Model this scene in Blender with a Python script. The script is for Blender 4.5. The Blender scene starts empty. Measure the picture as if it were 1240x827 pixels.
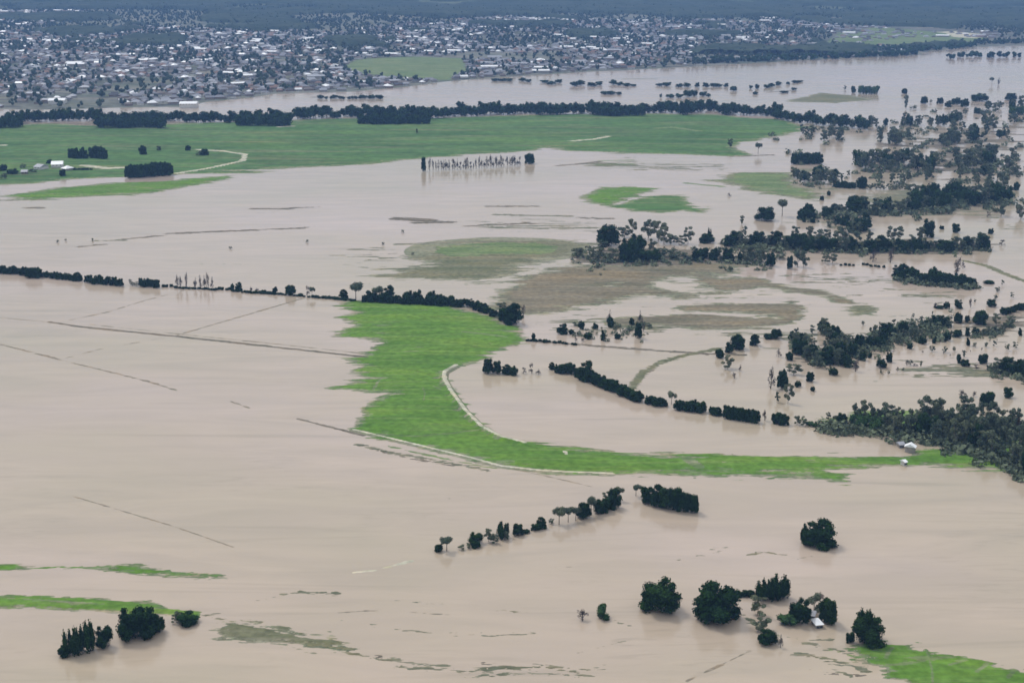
import bpy, math, random
import numpy as np
R = math.radians
random.seed(7)
rng = np.random.default_rng(7)
S = bpy.context.scene
COL = S.collection

# ------------------------------------------------------------------ camera
CAM_H = 250.0
F = 1700.0                     # focal length in pixels of a 1240 wide frame
PITCH = math.atan(473.5 / F)   # horizon a little above the frame
cd = bpy.data.cameras.new('camera')
cam = bpy.data.objects.new('camera', cd)
COL.objects.link(cam)
cam.location = (0, 0, CAM_H)
cam.rotation_euler = (math.pi / 2 - PITCH, 0, 0)
cd.sensor_width = 36.0
cd.lens = F / 1240.0 * 36.0
cd.clip_start = 1.0
cd.clip_end = 60000.0
S.camera = cam

# ------------------------------------------------------------------ light
SUN_EL, SUN_AZ = 54.0, 318.0   # azimuth clockwise from +Y (the view direction)
w = bpy.data.worlds.new('World')
S.world = w
w.use_nodes = True
nt = w.node_tree
nt.nodes.clear()
sky = nt.nodes.new('ShaderNodeTexSky')
sky.sky_type = 'NISHITA'
sky.sun_disc = False
sky.sun_elevation = R(SUN_EL)
sky.sun_rotation = R(SUN_AZ)
sky.altitude = 100
sky.air_density = 1.0
sky.dust_density = 2.5
tcw = nt.nodes.new('ShaderNodeTexCoord')
mpw = nt.nodes.new('ShaderNodeMapping')
mpw.inputs['Scale'].default_value = (1, 1, 3.5)
nzw = nt.nodes.new('ShaderNodeTexNoise')
nzw.inputs['Scale'].default_value = 2.2
nzw.inputs['Detail'].default_value = 5
crw = nt.nodes.new('ShaderNodeValToRGB')
crw.color_ramp.elements[0].position = 0.3
crw.color_ramp.elements[0].color = (4.6, 4.9, 5.3, 1)
crw.color_ramp.elements[1].position = 0.72
crw.color_ramp.elements[1].color = (7.2, 7.3, 7.4, 1)
mxw = nt.nodes.new('ShaderNodeMix')
mxw.data_type = 'RGBA'
mxw.inputs[0].default_value = 0.88     # nearly closed cloud deck over the clear sky
bg = nt.nodes.new('ShaderNodeBackground')
bg.inputs['Strength'].default_value = 0.12
ow = nt.nodes.new('ShaderNodeOutputWorld')
L = nt.links.new
L(tcw.outputs['Generated'], mpw.inputs['Vector'])
L(mpw.outputs['Vector'], nzw.inputs['Vector'])
L(nzw.outputs['Fac'], crw.inputs['Fac'])
L(sky.outputs['Color'], mxw.inputs[6])
L(crw.outputs['Color'], mxw.inputs[7])
# overcast deck: brighter overhead than at the horizon
sxw = nt.nodes.new('ShaderNodeSeparateXYZ')
mrw = nt.nodes.new('ShaderNodeMapRange')
mrw.inputs[1].default_value = 0.0; mrw.inputs[2].default_value = 0.9
mrw.inputs[3].default_value = 0.62; mrw.inputs[4].default_value = 1.30
vmw = nt.nodes.new('ShaderNodeVectorMath')
vmw.operation = 'SCALE'
L(tcw.outputs['Generated'], sxw.inputs[0])
L(sxw.outputs['Z'], mrw.inputs[0])
L(mxw.outputs[2], vmw.inputs[0])
L(mrw.outputs[0], vmw.inputs['Scale'])
L(vmw.outputs[0], bg.inputs['Color'])
L(bg.outputs['Background'], ow.inputs['Surface'])

sl = bpy.data.lights.new('sun', 'SUN')
sl.energy = 1.5
sl.angle = R(14)
sl.color = (1.0, 0.96, 0.9)
sun = bpy.data.objects.new('sun', sl)
COL.objects.link(sun)
sun.rotation_euler = (R(90 - SUN_EL), 0, R(180 - SUN_AZ))
sun.location = (-200, -200, 600)

S.view_settings.view_transform = 'Standard'
S.view_settings.look = 'None'
S.view_settings.gamma = 1.0
S.view_settings.use_curve_mapping = False
S.view_settings.exposure = 0.31
S.render.engine = 'CYCLES'
S.cycles.use_denoising = True
S.cycles.max_bounces = 6
S.cycles.volume_bounces = 0
S.cycles.pixel_filter_type = 'BLACKMAN_HARRIS'
S.cycles.filter_width = 1.6

# ------------------------------------------------------------------ mapping between the survey of the place and world metres
CP, SP = math.cos(PITCH), math.sin(PITCH)

def W(px, py, z=0.0):
    """ground point at height z for a surveyed bearing"""
    u = (np.asarray(px, float) - 620.0) / F
    v = -(np.asarray(py, float) - 413.5) / F
    dx, dy, dz = u, CP + v * SP, -SP + v * CP
    t = (z - CAM_H) / dz
    return np.stack([dx * t, dy * t, np.zeros_like(t) + z], -1)

def proj(x, y, z=0.0):
    x, y = np.asarray(x, float), np.asarray(y, float)
    zz = np.asarray(z, float) - CAM_H
    d = y * CP - zz * SP
    v = y * SP + zz * CP
    return 620 + F * x / d, 413.5 - F * v / d, d

def tag(o, label=None, cat=None, group=None, kind=None):
    if label: o['label'] = label
    if cat: o['category'] = cat
    if group: o['group'] = group
    if kind: o['kind'] = kind
    return o

# ------------------------------------------------------------------ numpy noise
_T = rng.random((256, 256))
def vnoise(x, y):
    xi, yi = np.floor(x).astype(int), np.floor(y).astype(int)
    fx, fy = x - xi, y - yi
    fx, fy = fx * fx * (3 - 2 * fx), fy * fy * (3 - 2 * fy)
    a = _T[xi & 255, yi & 255]; b = _T[(xi + 1) & 255, yi & 255]
    c = _T[xi & 255, (yi + 1) & 255]; d = _T[(xi + 1) & 255, (yi + 1) & 255]
    return (a * (1 - fx) + b * fx) * (1 - fy) + (c * (1 - fx) + d * fx) * fy

def fbm(x, y, o=4):
    s, a, t = 0, 1.0, 0
    for k in range(o):
        s = s + a * vnoise(x * 2 ** k + 17.3 * k, y * 2 ** k + 31.7 * k)
        t += a
        a *= 0.55
    return s / t * 2 - 1

def poly_sd(X, Y, P):
    """signed distance, positive inside"""
    d2 = np.full(X.shape, 1e18)
    ins = np.zeros(X.shape, bool)
    n = len(P)
    for i in range(n):
        ax, ay = P[i]; bx, by = P[(i + 1) % n]
        ex, ey = bx - ax, by - ay
        L2 = ex * ex + ey * ey + 1e-9
        t = np.clip(((X - ax) * ex + (Y - ay) * ey) / L2, 0, 1)
        d2 = np.minimum(d2, (X - ax - t * ex) ** 2 + (Y - ay - t * ey) ** 2)
        c = ((ay > Y) != (by > Y))
        with np.errstate(divide='ignore', invalid='ignore'):
            xc = ax + (Y - ay) * ex / (ey if ey else 1e-9)
        ins ^= c & (X < xc)
    d = np.sqrt(d2)
    return np.where(ins, d, -d)

def path_d(X, Y, P):
    d2 = np.full(X.shape, 1e18)
    for i in range(len(P) - 1):
        ax, ay = P[i]; bx, by = P[i + 1]
        ex, ey = bx - ax, by - ay
        L2 = ex * ex + ey * ey + 1e-9
        t = np.clip(((X - ax) * ex + (Y - ay) * ey) / L2, 0, 1)
        d2 = np.minimum(d2, (X - ax - t * ex) ** 2 + (Y - ay - t * ey) ** 2)
    return np.sqrt(d2)

# ------------------------------------------------------------------ materials
def mat(name, rough=0.9, spec=0.2):
    m = bpy.data.materials.new(name)
    m.use_nodes = True
    b = m.node_tree.nodes['Principled BSDF']
    b.inputs['Roughness'].default_value = rough
    b.inputs['Specular IOR Level'].default_value = spec
    return m, m.node_tree, b

def noise_node(t, scale, vec=None, stretch=(1, 1, 1), detail=4, rot=0.0, rough=0.55):
    tc = t.nodes.new('ShaderNodeTexCoord')
    mp = t.nodes.new('ShaderNodeMapping')
    mp.inputs['Scale'].default_value = stretch
    mp.inputs['Rotation'].default_value = (0, 0, rot)
    n = t.nodes.new('ShaderNodeTexNoise')
    n.inputs['Scale'].default_value = scale
    n.inputs['Detail'].default_value = detail
    n.inputs['Roughness'].default_value = rough
    t.links.new(tc.outputs['Object'], mp.inputs['Vector'])
    t.links.new(mp.outputs['Vector'], n.inputs['Vector'])
    return n

def ramp(t, src, stops):
    r = t.nodes.new('ShaderNodeValToRGB')
    e = r.color_ramp.elements
    while len(e) < len(stops): e.new(0.5)
    for i, (p, c) in enumerate(stops):
        e[i].position = p
        e[i].color = (*c, 1)
    t.links.new(src, r.inputs['Fac'])
    return r.outputs['Color']

def mixc(t, a, b, fac, mode='MIX'):
    m = t.nodes.new('ShaderNodeMix')
    m.data_type = 'RGBA'
    m.blend_type = mode
    for idx, v in ((0, fac), (6, a), (7, b)):
        if isinstance(v, (int, float)): m.inputs[idx].default_value = v
        elif isinstance(v, tuple): m.inputs[idx].default_value = (*v, 1)
        else: t.links.new(v, m.inputs[idx])
    return m.outputs[2]

def ground_mat(name, c0, c1, c2, scale=0.02, stretch=(1, 3, 1), fine=0.25, bump=0.4):
    """three tones: broad mottling, streaks along the old furrows, fine tufts"""
    m, t, b = mat(name, 0.95, 0.1)
    n1 = noise_node(t, scale, stretch=stretch, detail=5)
    n2 = noise_node(t, scale * 5, stretch=(0.16, 2.6, 1), detail=6)
    n5 = noise_node(t, scale * 1.7, stretch=(0.4, 1.6, 1), detail=4, rot=0.3)
    n3 = noise_node(t, fine, stretch=(1, 1, 1), detail=3)
    a = ramp(t, n1.outputs['Fac'], [(0.38, c0), (0.60, c1)])
    s = ramp(t, n2.outputs['Fac'], [(0.50, (0, 0, 0)), (0.70, (1, 1, 1))])
    a = mixc(t, a, c2, s)
    g_ = ramp(t, n5.outputs['Fac'], [(0.35, (0.80, 0.86, 0.80)), (0.5, (1, 1, 1)), (0.68, (1.22, 1.10, 0.95))])
    a = mixc(t, a, g_, 1.0, 'MULTIPLY')
    f = ramp(t, n3.outputs['Fac'], [(0.3, (0.72, 0.72, 0.72)), (0.7, (1.2, 1.2, 1.2))])
    a = mixc(t, a, f, 1.0, 'MULTIPLY')
    t.links.new(a, b.inputs['Base Color'])
    bm = t.nodes.new('ShaderNodeBump')
    bm.inputs['Strength'].default_value = bump
    bm.inputs['Distance'].default_value = 0.5
    t.links.new(n3.outputs['Fac'], bm.inputs['Height'])
    t.links.new(bm.outputs['Normal'], b.inputs['Normal'])
    return m

M = {}
M['grass'] = ground_mat('bright_grass', (0.082, 0.170, 0.026), (0.108, 0.212, 0.032), (0.150, 0.230, 0.060))
M['far_grass'] = ground_mat('far_grass', (0.058, 0.125, 0.036), (0.085, 0.170, 0.050), (0.160, 0.170, 0.090), scale=0.006, fine=0.08)
M['pale_grass'] = ground_mat('pale_grass', (0.10, 0.155, 0.06), (0.15, 0.205, 0.085), (0.24, 0.24, 0.15), scale=0.02)
M['olive'] = ground_mat('olive_marsh', (0.125, 0.135, 0.075), (0.17, 0.165, 0.10), (0.21, 0.20, 0.14), scale=0.015)
M['marsh'] = ground_mat('brown_marsh', (0.140, 0.125, 0.085), (0.19, 0.165, 0.115), (0.24, 0.21, 0.155), scale=0.015)
M['weed'] = ground_mat('sodden_weed', (0.12, 0.13, 0.085), (0.18, 0.175, 0.12), (0.25, 0.225, 0.17), scale=0.05)
M['weed_dark'] = ground_mat('dark_sodden_weed', (0.12, 0.105, 0.08), (0.17, 0.148, 0.118), (0.24, 0.205, 0.16), scale=0.05)
M['silt'] = ground_mat('drowned_silt', (0.20, 0.17, 0.13), (0.26, 0.222, 0.172), (0.30, 0.255, 0.20), scale=0.05)
M['track'] = ground_mat('pale_gravel', (0.40, 0.38, 0.30), (0.52, 0.49, 0.40), (0.34, 0.36, 0.22), scale=0.05)
M['town_ground'] = ground_mat('town_ground', (0.11, 0.12, 0.10), (0.19, 0.185, 0.165), (0.09, 0.12, 0.07), scale=0.006, stretch=(1, 1, 1), fine=0.05)
M['hill_grass'] = ground_mat('hill_ground', (0.05, 0.075, 0.04), (0.09, 0.11, 0.06), (0.14, 0.15, 0.09), scale=0.002, stretch=(1, 1, 1), fine=0.02)
M['forest'] = ground_mat('forest_canopy', (0.022, 0.036, 0.022), (0.045, 0.06, 0.038), (0.03, 0.05, 0.03), scale=0.01, stretch=(1, 1, 1), fine=0.06, bump=1.0)
M['wet'] = ground_mat('wet_margin', (0.17, 0.185, 0.115), (0.24, 0.235, 0.165), (0.30, 0.27, 0.205), scale=0.05)
M['asphalt'] = ground_mat('street_asphalt', (0.09, 0.09, 0.09), (0.13, 0.13, 0.13), (0.20, 0.20, 0.19), scale=0.02, stretch=(1, 1, 1))

# water
m, t, b = mat('muddy_water', 0.22, 0.5)
b.inputs['IOR'].default_value = 1.333
n1 = noise_node(t, 0.0032, stretch=(1, 1.6, 1), detail=4)
n2 = noise_node(t, 0.02, stretch=(0.5, 2.2, 1), detail=6, rot=R(8))
n2.inputs['Distortion'].default_value = 1.2
n3 = noise_node(t, 0.011, stretch=(0.28, 3.5, 1), detail=5, rot=R(-14))
n3.inputs['Distortion'].default_value = 2.0
a = ramp(t, n1.outputs['Fac'], [(0.32, (0.370, 0.314, 0.226)), (0.5, (0.396, 0.323, 0.250)), (0.68, (0.424, 0.343, 0.290))])
s = ramp(t, n2.outputs['Fac'], [(0.33, (0.92, 0.93, 0.935)), (0.67, (1.05, 1.045, 1.04))])
a = mixc(t, a, s, 1.0, 'MULTIPLY')
s = ramp(t, n3.outputs['Fac'], [(0.28, (0.88, 0.89, 0.88)), (0.42, (1, 1, 1)), (0.64, (1, 1, 1)), (0.76, (1.10, 1.09, 1.07))])
a = mixc(t, a, s, 1.0, 'MULTIPLY')
t.links.new(a, b.inputs['Base Color'])
n6 = noise_node(t, 0.07, stretch=(0.35, 2.0, 1), detail=5, rot=R(-20))
n6.inputs['Distortion'].default_value = 2.5
n7 = noise_node(t, 0.006, stretch=(1, 1, 1), detail=3)
s6 = ramp(t, n6.outputs['Fac'], [(0.30, (0.86, 0.87, 0.86)), (0.46, (1, 1, 1)), (0.60, (1, 1, 1)), (0.74, (1.10, 1.09, 1.07))])
k7 = ramp(t, n7.outputs['Fac'], [(0.48, (0, 0, 0)), (0.62, (0.9, 0.9, 0.9))])
a = mixc(t, a, mixc(t, (1.0, 1.0, 1.0), s6, k7), 1.0, 'MULTIPLY')
t.links.new(a, b.inputs['Base Color'])
n4 = noise_node(t, 0.35, stretch=(0.5, 1.4, 1), detail=4)
rr = t.nodes.new('ShaderNodeMapRange')
rr.inputs[1].default_value = 0.3; rr.inputs[2].default_value = 0.7
rr.inputs[3].default_value = 0.09; rr.inputs[4].default_value = 0.20
t.links.new(n2.outputs['Fac'], rr.inputs[0])
t.links.new(rr.outputs[0], b.inputs['Roughness'])
bm = t.nodes.new('ShaderNodeBump')
bm.inputs['Strength'].default_value = 0.20
bm.inputs['Distance'].default_value = 0.10
t.links.new(n4.outputs['Fac'], bm.inputs['Height'])
t.links.new(bm.outputs['Normal'], b.inputs['Normal'])
M['water'] = m

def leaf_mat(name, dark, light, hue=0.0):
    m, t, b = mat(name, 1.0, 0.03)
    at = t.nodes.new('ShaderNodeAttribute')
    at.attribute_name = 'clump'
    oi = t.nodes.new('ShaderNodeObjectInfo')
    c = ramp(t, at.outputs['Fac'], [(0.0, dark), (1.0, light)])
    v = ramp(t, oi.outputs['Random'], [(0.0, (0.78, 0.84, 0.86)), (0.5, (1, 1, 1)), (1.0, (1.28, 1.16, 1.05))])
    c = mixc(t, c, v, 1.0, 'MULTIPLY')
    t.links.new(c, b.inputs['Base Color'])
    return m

M['leaf_dense'] = leaf_mat('dense_foliage', (0.006, 0.017, 0.004), (0.032, 0.074, 0.018))
M['leaf_gum'] = leaf_mat('gum_foliage', (0.045, 0.066, 0.042), (0.170, 0.205, 0.135))
M['leaf_green'] = leaf_mat('green_foliage', (0.025, 0.060, 0.020), (0.070, 0.130, 0.042))
M['leaf_town'] = leaf_mat('garden_foliage', (0.030, 0.045, 0.030), (0.080, 0.105, 0.070))
M['leaf_dry'] = leaf_mat('dry_twigs', (0.055, 0.048, 0.045), (0.13, 0.115, 0.105))
m, t, b = mat('bark', 0.9, 0.1)
n = noise_node(t, 2.0, stretch=(3, 3, 0.6))
t.links.new(ramp(t, n.outputs['Fac'], [(0.3, (0.09, 0.075, 0.06)), (0.7, (0.20, 0.175, 0.15))]), b.inputs['Base Color'])
M['bark'] = m
m, t, b = mat('pale_bark', 0.85, 0.15)
n = noise_node(t, 2.0, stretch=(3, 3, 0.6))
t.links.new(ramp(t, n.outputs['Fac'], [(0.3, (0.20, 0.18, 0.15)), (0.7, (0.40, 0.37, 0.32))]), b.inputs['Base Color'])
M['pale_bark'] = m
m, t, b = mat('wet_dead_wood', 0.9, 0.1)
n = noise_node(t, 2.0, stretch=(3, 3, 0.6))
t.links.new(ramp(t, n.outputs['Fac'], [(0.3, (0.045, 0.04, 0.038)), (0.7, (0.10, 0.09, 0.085))]), b.inputs['Base Color'])
M['dead_bark'] = m

def plain(name, c, rough=0.7, var=0.15, scale=0.6, spec=0.3):
    m, t, b = mat(name, rough, spec)
    n = noise_node(t, scale, detail=4)
    lo = tuple(x * (1 - var) for x in c); hi = tuple(min(1, x * (1 + var)) for x in c)
    t.links.new(ramp(t, n.outputs['Fac'], [(0.3, lo), (0.7, hi)]), b.inputs['Base Color'])
    return m
ROOFS = [('white', plain('white_metal_roof', (0.80, 0.81, 0.82), 0.4, 0.08)),
         ('pale grey', plain('pale_grey_roof', (0.30, 0.31, 0.34), 0.5)),
         ('grey', plain('grey_tile_roof', (0.20, 0.20, 0.225), 0.8)),
         ('dark', plain('dark_tile_roof', (0.07, 0.07, 0.08), 0.8)),
         ('terracotta', plain('terracotta_roof', (0.22, 0.14, 0.115), 0.85)),
         ('brown', plain('brown_tile_roof', (0.15, 0.125, 0.115), 0.85))]
WALLS = [plain('cream_wall', (0.30, 0.28, 0.25)), plain('brick_wall', (0.22, 0.17, 0.145)), plain('white_wall', (0.62, 0.61, 0.58))]
M['glass'] = plain('window_glass', (0.05, 0.06, 0.07), 0.1, 0.1)

# ------------------------------------------------------------------ mesh helper
def make_mesh(name, verts, faces, mats, midx=None, smooth=False):
    me = bpy.data.meshes.new(name)
    v = np.asarray(verts, np.float32).reshape(-1, 3)
    f = np.asarray(faces)
    if f.dtype == object or f.ndim == 1:
        me.from_pydata(v.tolist(), [], [list(q) for q in faces])
    else:
        k = f.shape[1]
        me.vertices.add(len(v)); me.vertices.foreach_set('co', v.ravel())
        me.loops.add(f.size); me.loops.foreach_set('vertex_index', f.astype(np.int32).ravel())
        me.polygons.add(len(f))
        me.polygons.foreach_set('loop_start', np.arange(0, f.size, k, dtype=np.int32))
        me.polygons.foreach_set('loop_total', np.full(len(f), k, dtype=np.int32))
    for mm in mats: me.materials.append(mm)
    if midx is not None: me.polygons.foreach_set('material_index', np.asarray(midx, np.int32))
    if smooth: me.polygons.foreach_set('use_smooth', np.ones(len(me.polygons), bool))
    me.update(calc_edges=True)
    me.validate()
    return me

def link(name, me, parent=None, loc=None):
    o = bpy.data.objects.new(name, me)
    COL.objects.link(o)
    if parent: o.parent = parent
    if loc is not None: o.location = loc
    return o

def grid_mesh(xs, ys, Z, keep, mats, smooth=True, name='sheet', mi=None):
    ny, nx = Z.shape
    X, Y = np.meshgrid(xs, ys)
    idx = np.arange(ny * nx).reshape(ny, nx)
    q = np.stack([idx[:-1, :-1], idx[:-1, 1:], idx[1:, 1:], idx[1:, :-1]], -1)
    k = keep[:-1, :-1] | keep[:-1, 1:] | keep[1:, 1:] | keep[1:, :-1]
    q = q[k]
    used = np.unique(q)
    mp = np.full(ny * nx, -1); mp[used] = np.arange(len(used))
    V = np.stack([X, Y, Z], -1).reshape(-1, 3)[used]
    mm = None
    if mi is not None:
        mm = mi[:-1, :-1][k]
    return make_mesh(name, V, mp[q], mats, mm, smooth)

def patch(name, px, mname, res, slope=0.02, amp=0.25, sx=30, sy=5, bias=0.0, top=0.6, kind='structure',
          holes=(), label=None, cat=None, path=None, width=0, tracks=(), gap=0.0, seed=0.0, rot=0.0):
    """an island that stands out of the flood: height from the distance to its edge plus noise; water level 0 cuts its shore"""
    pts = W(*np.array(px if path is None else path, float).T)[:, :2]
    lo, hi = pts.min(0) - width - 4 - amp / slope * 0.7, pts.max(0) + width + 4 + amp / slope * 0.7
    xs = np.arange(lo[0], hi[0] + res, res); ys = np.arange(lo[1], hi[1] + res, res)
    X, Y = np.meshgrid(xs, ys)
    if path is None: sd = poly_sd(X, Y, pts)
    else: sd = width - path_d(X, Y, pts)
    for h in holes:
        hp = W(*np.array(h, float).T)[:, :2]
        sd = np.minimum(sd, -poly_sd(X, Y, hp))
    c, s = math.cos(rot), math.sin(rot)
    U, V = X * c + Y * s + seed * 91.7, -X * s + Y * c + seed * 37.1
    n = fbm(U / sx, V / sy, 5)
    Z = np.minimum(sd * slope, top) + amp * n + bias + 0.05 * fbm(U / 3, V / 3, 2)
    if path is None and res < 3: Z = Z + 0.16 * fbm(U / 16 + 5, V / 1.8, 4) * np.clip(1.3 - Z / 0.4, 0, 1)
    if res < 0.6 and name != 'drowned_track' and mname in ('olive', 'weed', 'weed_dark', 'grass'):
        q_ = 0.16 if mname == 'grass' else 0.34
        Z = Z + q_ * fbm(U / 3.2 + 1, V / 0.9, 4) * np.clip(1.4 - Z / 0.5, 0, 1) - 0.02
    elif name == 'marsh' and res < 1.5:
        Z = Z + 0.15 * fbm(U / 9 + 1, V / 2.2, 4) * np.clip(1.3 - Z / 0.4, 0, 1)
    if gap: Z = Z - gap * np.maximum(0, fbm(U / (sx * 2.5) + 9, V / (sx * 2.5) + 4, 3) - 0.0)
    alt = {'grass': 'pale_grass', 'far_grass': 'pale_grass', 'pale_grass': 'olive', 'olive': 'weed', 'marsh': 'weed'}.get(mname)
    mats = [M[mname]]
    mi = np.zeros(Z.shape, int)
    if alt and path is None:
        mats += [M['wet'], M[alt]]
        e_ = Z + 0.10 * fbm(U / 7 + 3, V / 3, 3)
        mi[(e_ < 0.13) & (sd < 22)] = 2
        mi[e_ < 0.05] = 1
        if mname == 'grass': mi[(fbm(U / 22 + 8, V / 5 + 2, 4) > (0.58 if top > 1 else 0.34))] = 2
    nb = len(mats)
    for k, (tp, tw, tm, lift) in enumerate(tracks):
        tpts = W(*np.array(tp, float).T)[:, :2]
        d = path_d(X, Y, tpts)
        on = d < tw * (1 + 0.25 * fbm(U / 6, V / 6, 2))
        Z = np.where(d < tw * 2.2, np.maximum(Z, lift * np.clip(1.6 - d / tw / 1.4, 0, 1) - 0.03), Z)
        mats.append(M[tm])
        mi[on] = k + nb
    keep = Z > -0.02
    me = grid_mesh(xs, ys, Z, keep, mats, name=name, mi=mi)
    o = link(name, me)
    tag(o, label, cat, None, kind)
    return o

# ------------------------------------------------------------------ the water sheet
R_W = 14500.0
make = make_mesh('flood_water', [(-R_W, -R_W, 0), (R_W, -R_W, 0), (R_W, R_W, 0), (-R_W, R_W, 0)], np.array([[0, 1, 2, 3]]), [M['water']])
tag(link('water', make), 'brown muddy floodwater spread over the river flats', 'water', None, 'structure')
# the drowned flats under it
make = make_mesh('drowned_flats', [(-R_W, -R_W, -1.2), (R_W, -R_W, -1.2), (R_W, R_W, -1.2), (-R_W, R_W, -1.2)], np.array([[0, 1, 2, 3]]), [M['marsh']])
tag(link('ground', make), 'drowned river flats below the muddy water', 'ground', None, 'structure')

# ------------------------------------------------------------------ fields and banks
ROAD_S = [(428, 521), (470, 531), (520, 543), (570, 555), (606, 565), (660, 571), (740, 574)]
LEVEE = [(552, 444), (538, 452), (537, 460), (546, 476), (562, 498), (582, 518), (606, 531), (634, 538)]
patch('grass_field',
      [(425, 364), (470, 367), (540, 370), (600, 386), (628, 402), (634, 412), (604, 424), (578, 438), (552, 443), (540, 450), (536, 458),
       (546, 476), (562, 498), (582, 517), (608, 531), (680, 543), (760, 549), (860, 551), (1000, 554), (1095, 553), (1125, 540),
       (1200, 550), (1222, 568), (1120, 564), (1040, 567), (1005, 570), (1022, 583), (985, 575), (850, 574), (740, 573), (660, 571), (604, 563),
       (520, 544), (437, 524), (436, 506), (448, 487), (484, 474), (398, 470), (452, 458), (428, 450), (446, 442), (425, 434), (452, 424),
       (464, 413), (402, 406), (436, 394), (410, 386), (436, 377), (412, 371)],
      'grass', 0.8, slope=0.03, amp=0.26, sx=34, sy=4.5, bias=0.07, top=1.2,
      tracks=[(ROAD_S, 1.1, 'track', 0.5), (LEVEE, 1.35, 'track', 1.5), ([(584, 520), (540, 527), (500, 529), (455, 527)], 0.8, 'pale_grass', 0.3),
              ([(560, 404), (590, 406), (612, 409)], 1.4, 'pale_grass', 0.3), ([(484, 474), (470, 478), (458, 482)], 1.0, 'pale_grass', 0.2),
              ([(512, 486), (514, 478), (511, 470)], 0.5, 'pale_grass', 0.2), ([(524, 468), (532, 472)], 1.0, 'pale_grass', 0.2),
              ([(452, 472), (456, 464), (461, 459)], 0.8, 'pale_grass', 0.2), ([(832, 556), (838, 562), (846, 566)], 3.0, 'pale_grass', 0.2),
              ([(683, 547), (685, 551)], 0.9, 'track', 0.3)])
patch('far_field',
      [(-60, 154), (60, 150), (120, 153), (240, 151), (420, 144), (560, 143), (700, 139), (850, 138), (930, 145), (968, 153), (965, 161), (905, 168),
       (880, 176), (884, 187), (800, 186), (735, 184), (690, 180), (655, 177), (610, 183), (500, 192), (440, 198), (370, 203), (300, 207), (222, 208),
       (150, 213), (60, 219), (-60, 226)],
      'far_grass', 3.0, slope=0.012, amp=0.35, sx=150, sy=24, bias=0.12, top=1.5,
      tracks=[([(212, 211), (250, 205), (292, 196), (295, 189), (270, 185), (238, 183)], 3.5, 'track', 0.9),
              ([(100, 202), (128, 205), (152, 204)], 5.5, 'track', 0.9),
              ([(132, 181), (168, 183)], 3, 'pale_grass', 0.9), ([(337, 155), (352, 154)], 5, 'track', 1.0), ([(690, 153), (706, 153)], 7, 'pale_grass', 1.0),
              ([(690, 172), (718, 170), (735, 167)], 4, 'track', 1.0), ([(795, 157), (812, 156), (845, 160)], 6, 'pale_grass', 1.0),
              ([(-20, 178), (3, 177)], 6, 'track', 1.0)])
patch('grass_strip', [(2, 238), (60, 229), (130, 223), (200, 219), (276, 213), (282, 216), (214, 227), (180, 234), (100, 238), (40, 242)],
      'grass', 1.8, slope=0.015, amp=0.2, sx=70, sy=7, bias=0.05)
patch('grass_strip', [(704, 241), (728, 227), (762, 226), (800, 228), (770, 237), (738, 250), (720, 247)], 'grass', 1.4, slope=0.02, amp=0.2, sx=60, sy=7, bias=0.03)
patch('grass_strip', [(738, 251), (770, 241), (800, 236), (828, 237), (832, 247), (852, 254), (858, 250), (852, 259), (825, 255), (800, 259), (768, 256)],
      'far_grass', 1.4, slope=0.02, amp=0.22, sx=60, sy=7, bias=0.02)
patch('grass_strip', [(858, 218), (900, 209), (958, 209), (968, 226), (996, 236), (985, 242), (945, 238), (905, 231), (880, 223)], 'pale_grass', 1.6, slope=0.012, amp=0.25, sx=70, sy=9)
patch('marsh', [(468, 334), (505, 318), (528, 302), (570, 294), (620, 293), (690, 294), (706, 298), (668, 314), (620, 330), (580, 341), (520, 339)],
      'olive', 1.4, slope=0.010, amp=0.30, sx=60, sy=9, bias=0.03,
      tracks=[([(560, 304), (600, 301), (640, 302)], 24, 'pale_grass', 0.3), ([(480, 296), (560, 294), (640, 293)], 1.6, 'weed_dark', 0.4)])
patch('marsh', [(598, 372), (612, 354), (640, 336), (690, 323), (760, 321), (840, 318), (905, 320), (880, 333), (815, 334), (784, 341), (786, 350), (832, 358),
                (780, 356), (745, 362), (705, 370), (650, 378), (612, 378)], 'marsh', 1.2, slope=0.016, amp=0.22, sx=50, sy=8, bias=0.09,
      holes=[[(727, 343), (752, 342), (744, 348), (732, 348)]])
patch('marsh', [(822, 372), (870, 368), (940, 369), (962, 365), (972, 374), (966, 386), (936, 395), (880, 400), (845, 398), (800, 393), (742, 398), (735, 388), (790, 382), (835, 380),
                (900, 385), (946, 387), (950, 383), (890, 379), (830, 377)],
      'marsh', 1.0, slope=0.03, amp=0.24, sx=45, sy=5, bias=0.06)
patch('marsh', [(838, 330), (870, 338), (910, 337), (945, 345), (1000, 352), (1018, 358), (1032, 368), (1020, 368), (996, 359), (930, 350), (880, 352), (850, 347)],
      'marsh', 1.0, slope=0.03, amp=0.26, sx=50, sy=6, bias=0.04)
patch('marsh', [(1024, 372), (1050, 368), (1064, 374), (1058, 381), (1030, 383)], 'olive', 1.0, slope=0.03, amp=0.18, sx=25, sy=5)
patch('grass_strip', [(-30, 682), (20, 682), (60, 687), (105, 685), (170, 684), (215, 691), (274, 695), (274, 700), (200, 700), (150, 695), (90, 690), (20, 691), (-30, 690)],
      'grass', 0.5, slope=0.08, amp=0.3, sx=18, sy=2.2, bias=-0.05)
patch('grass_strip', [(-30, 720), (40, 721), (120, 724), (190, 731), (242, 741), (240, 750), (200, 745), (120, 741), (50, 737), (-30, 736)],
      'grass', 0.5, slope=0.10, amp=0.25, sx=16, sy=2.2, bias=0.02)
patch('grass_strip', [(262, 748), (300, 750), (345, 759), (385, 768), (410, 770), (434, 789), (380, 786), (320, 780), (262, 777)],
      'olive', 0.45, slope=0.06, amp=0.30, sx=12, sy=1.8, bias=-0.06, rot=R(-8))
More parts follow.
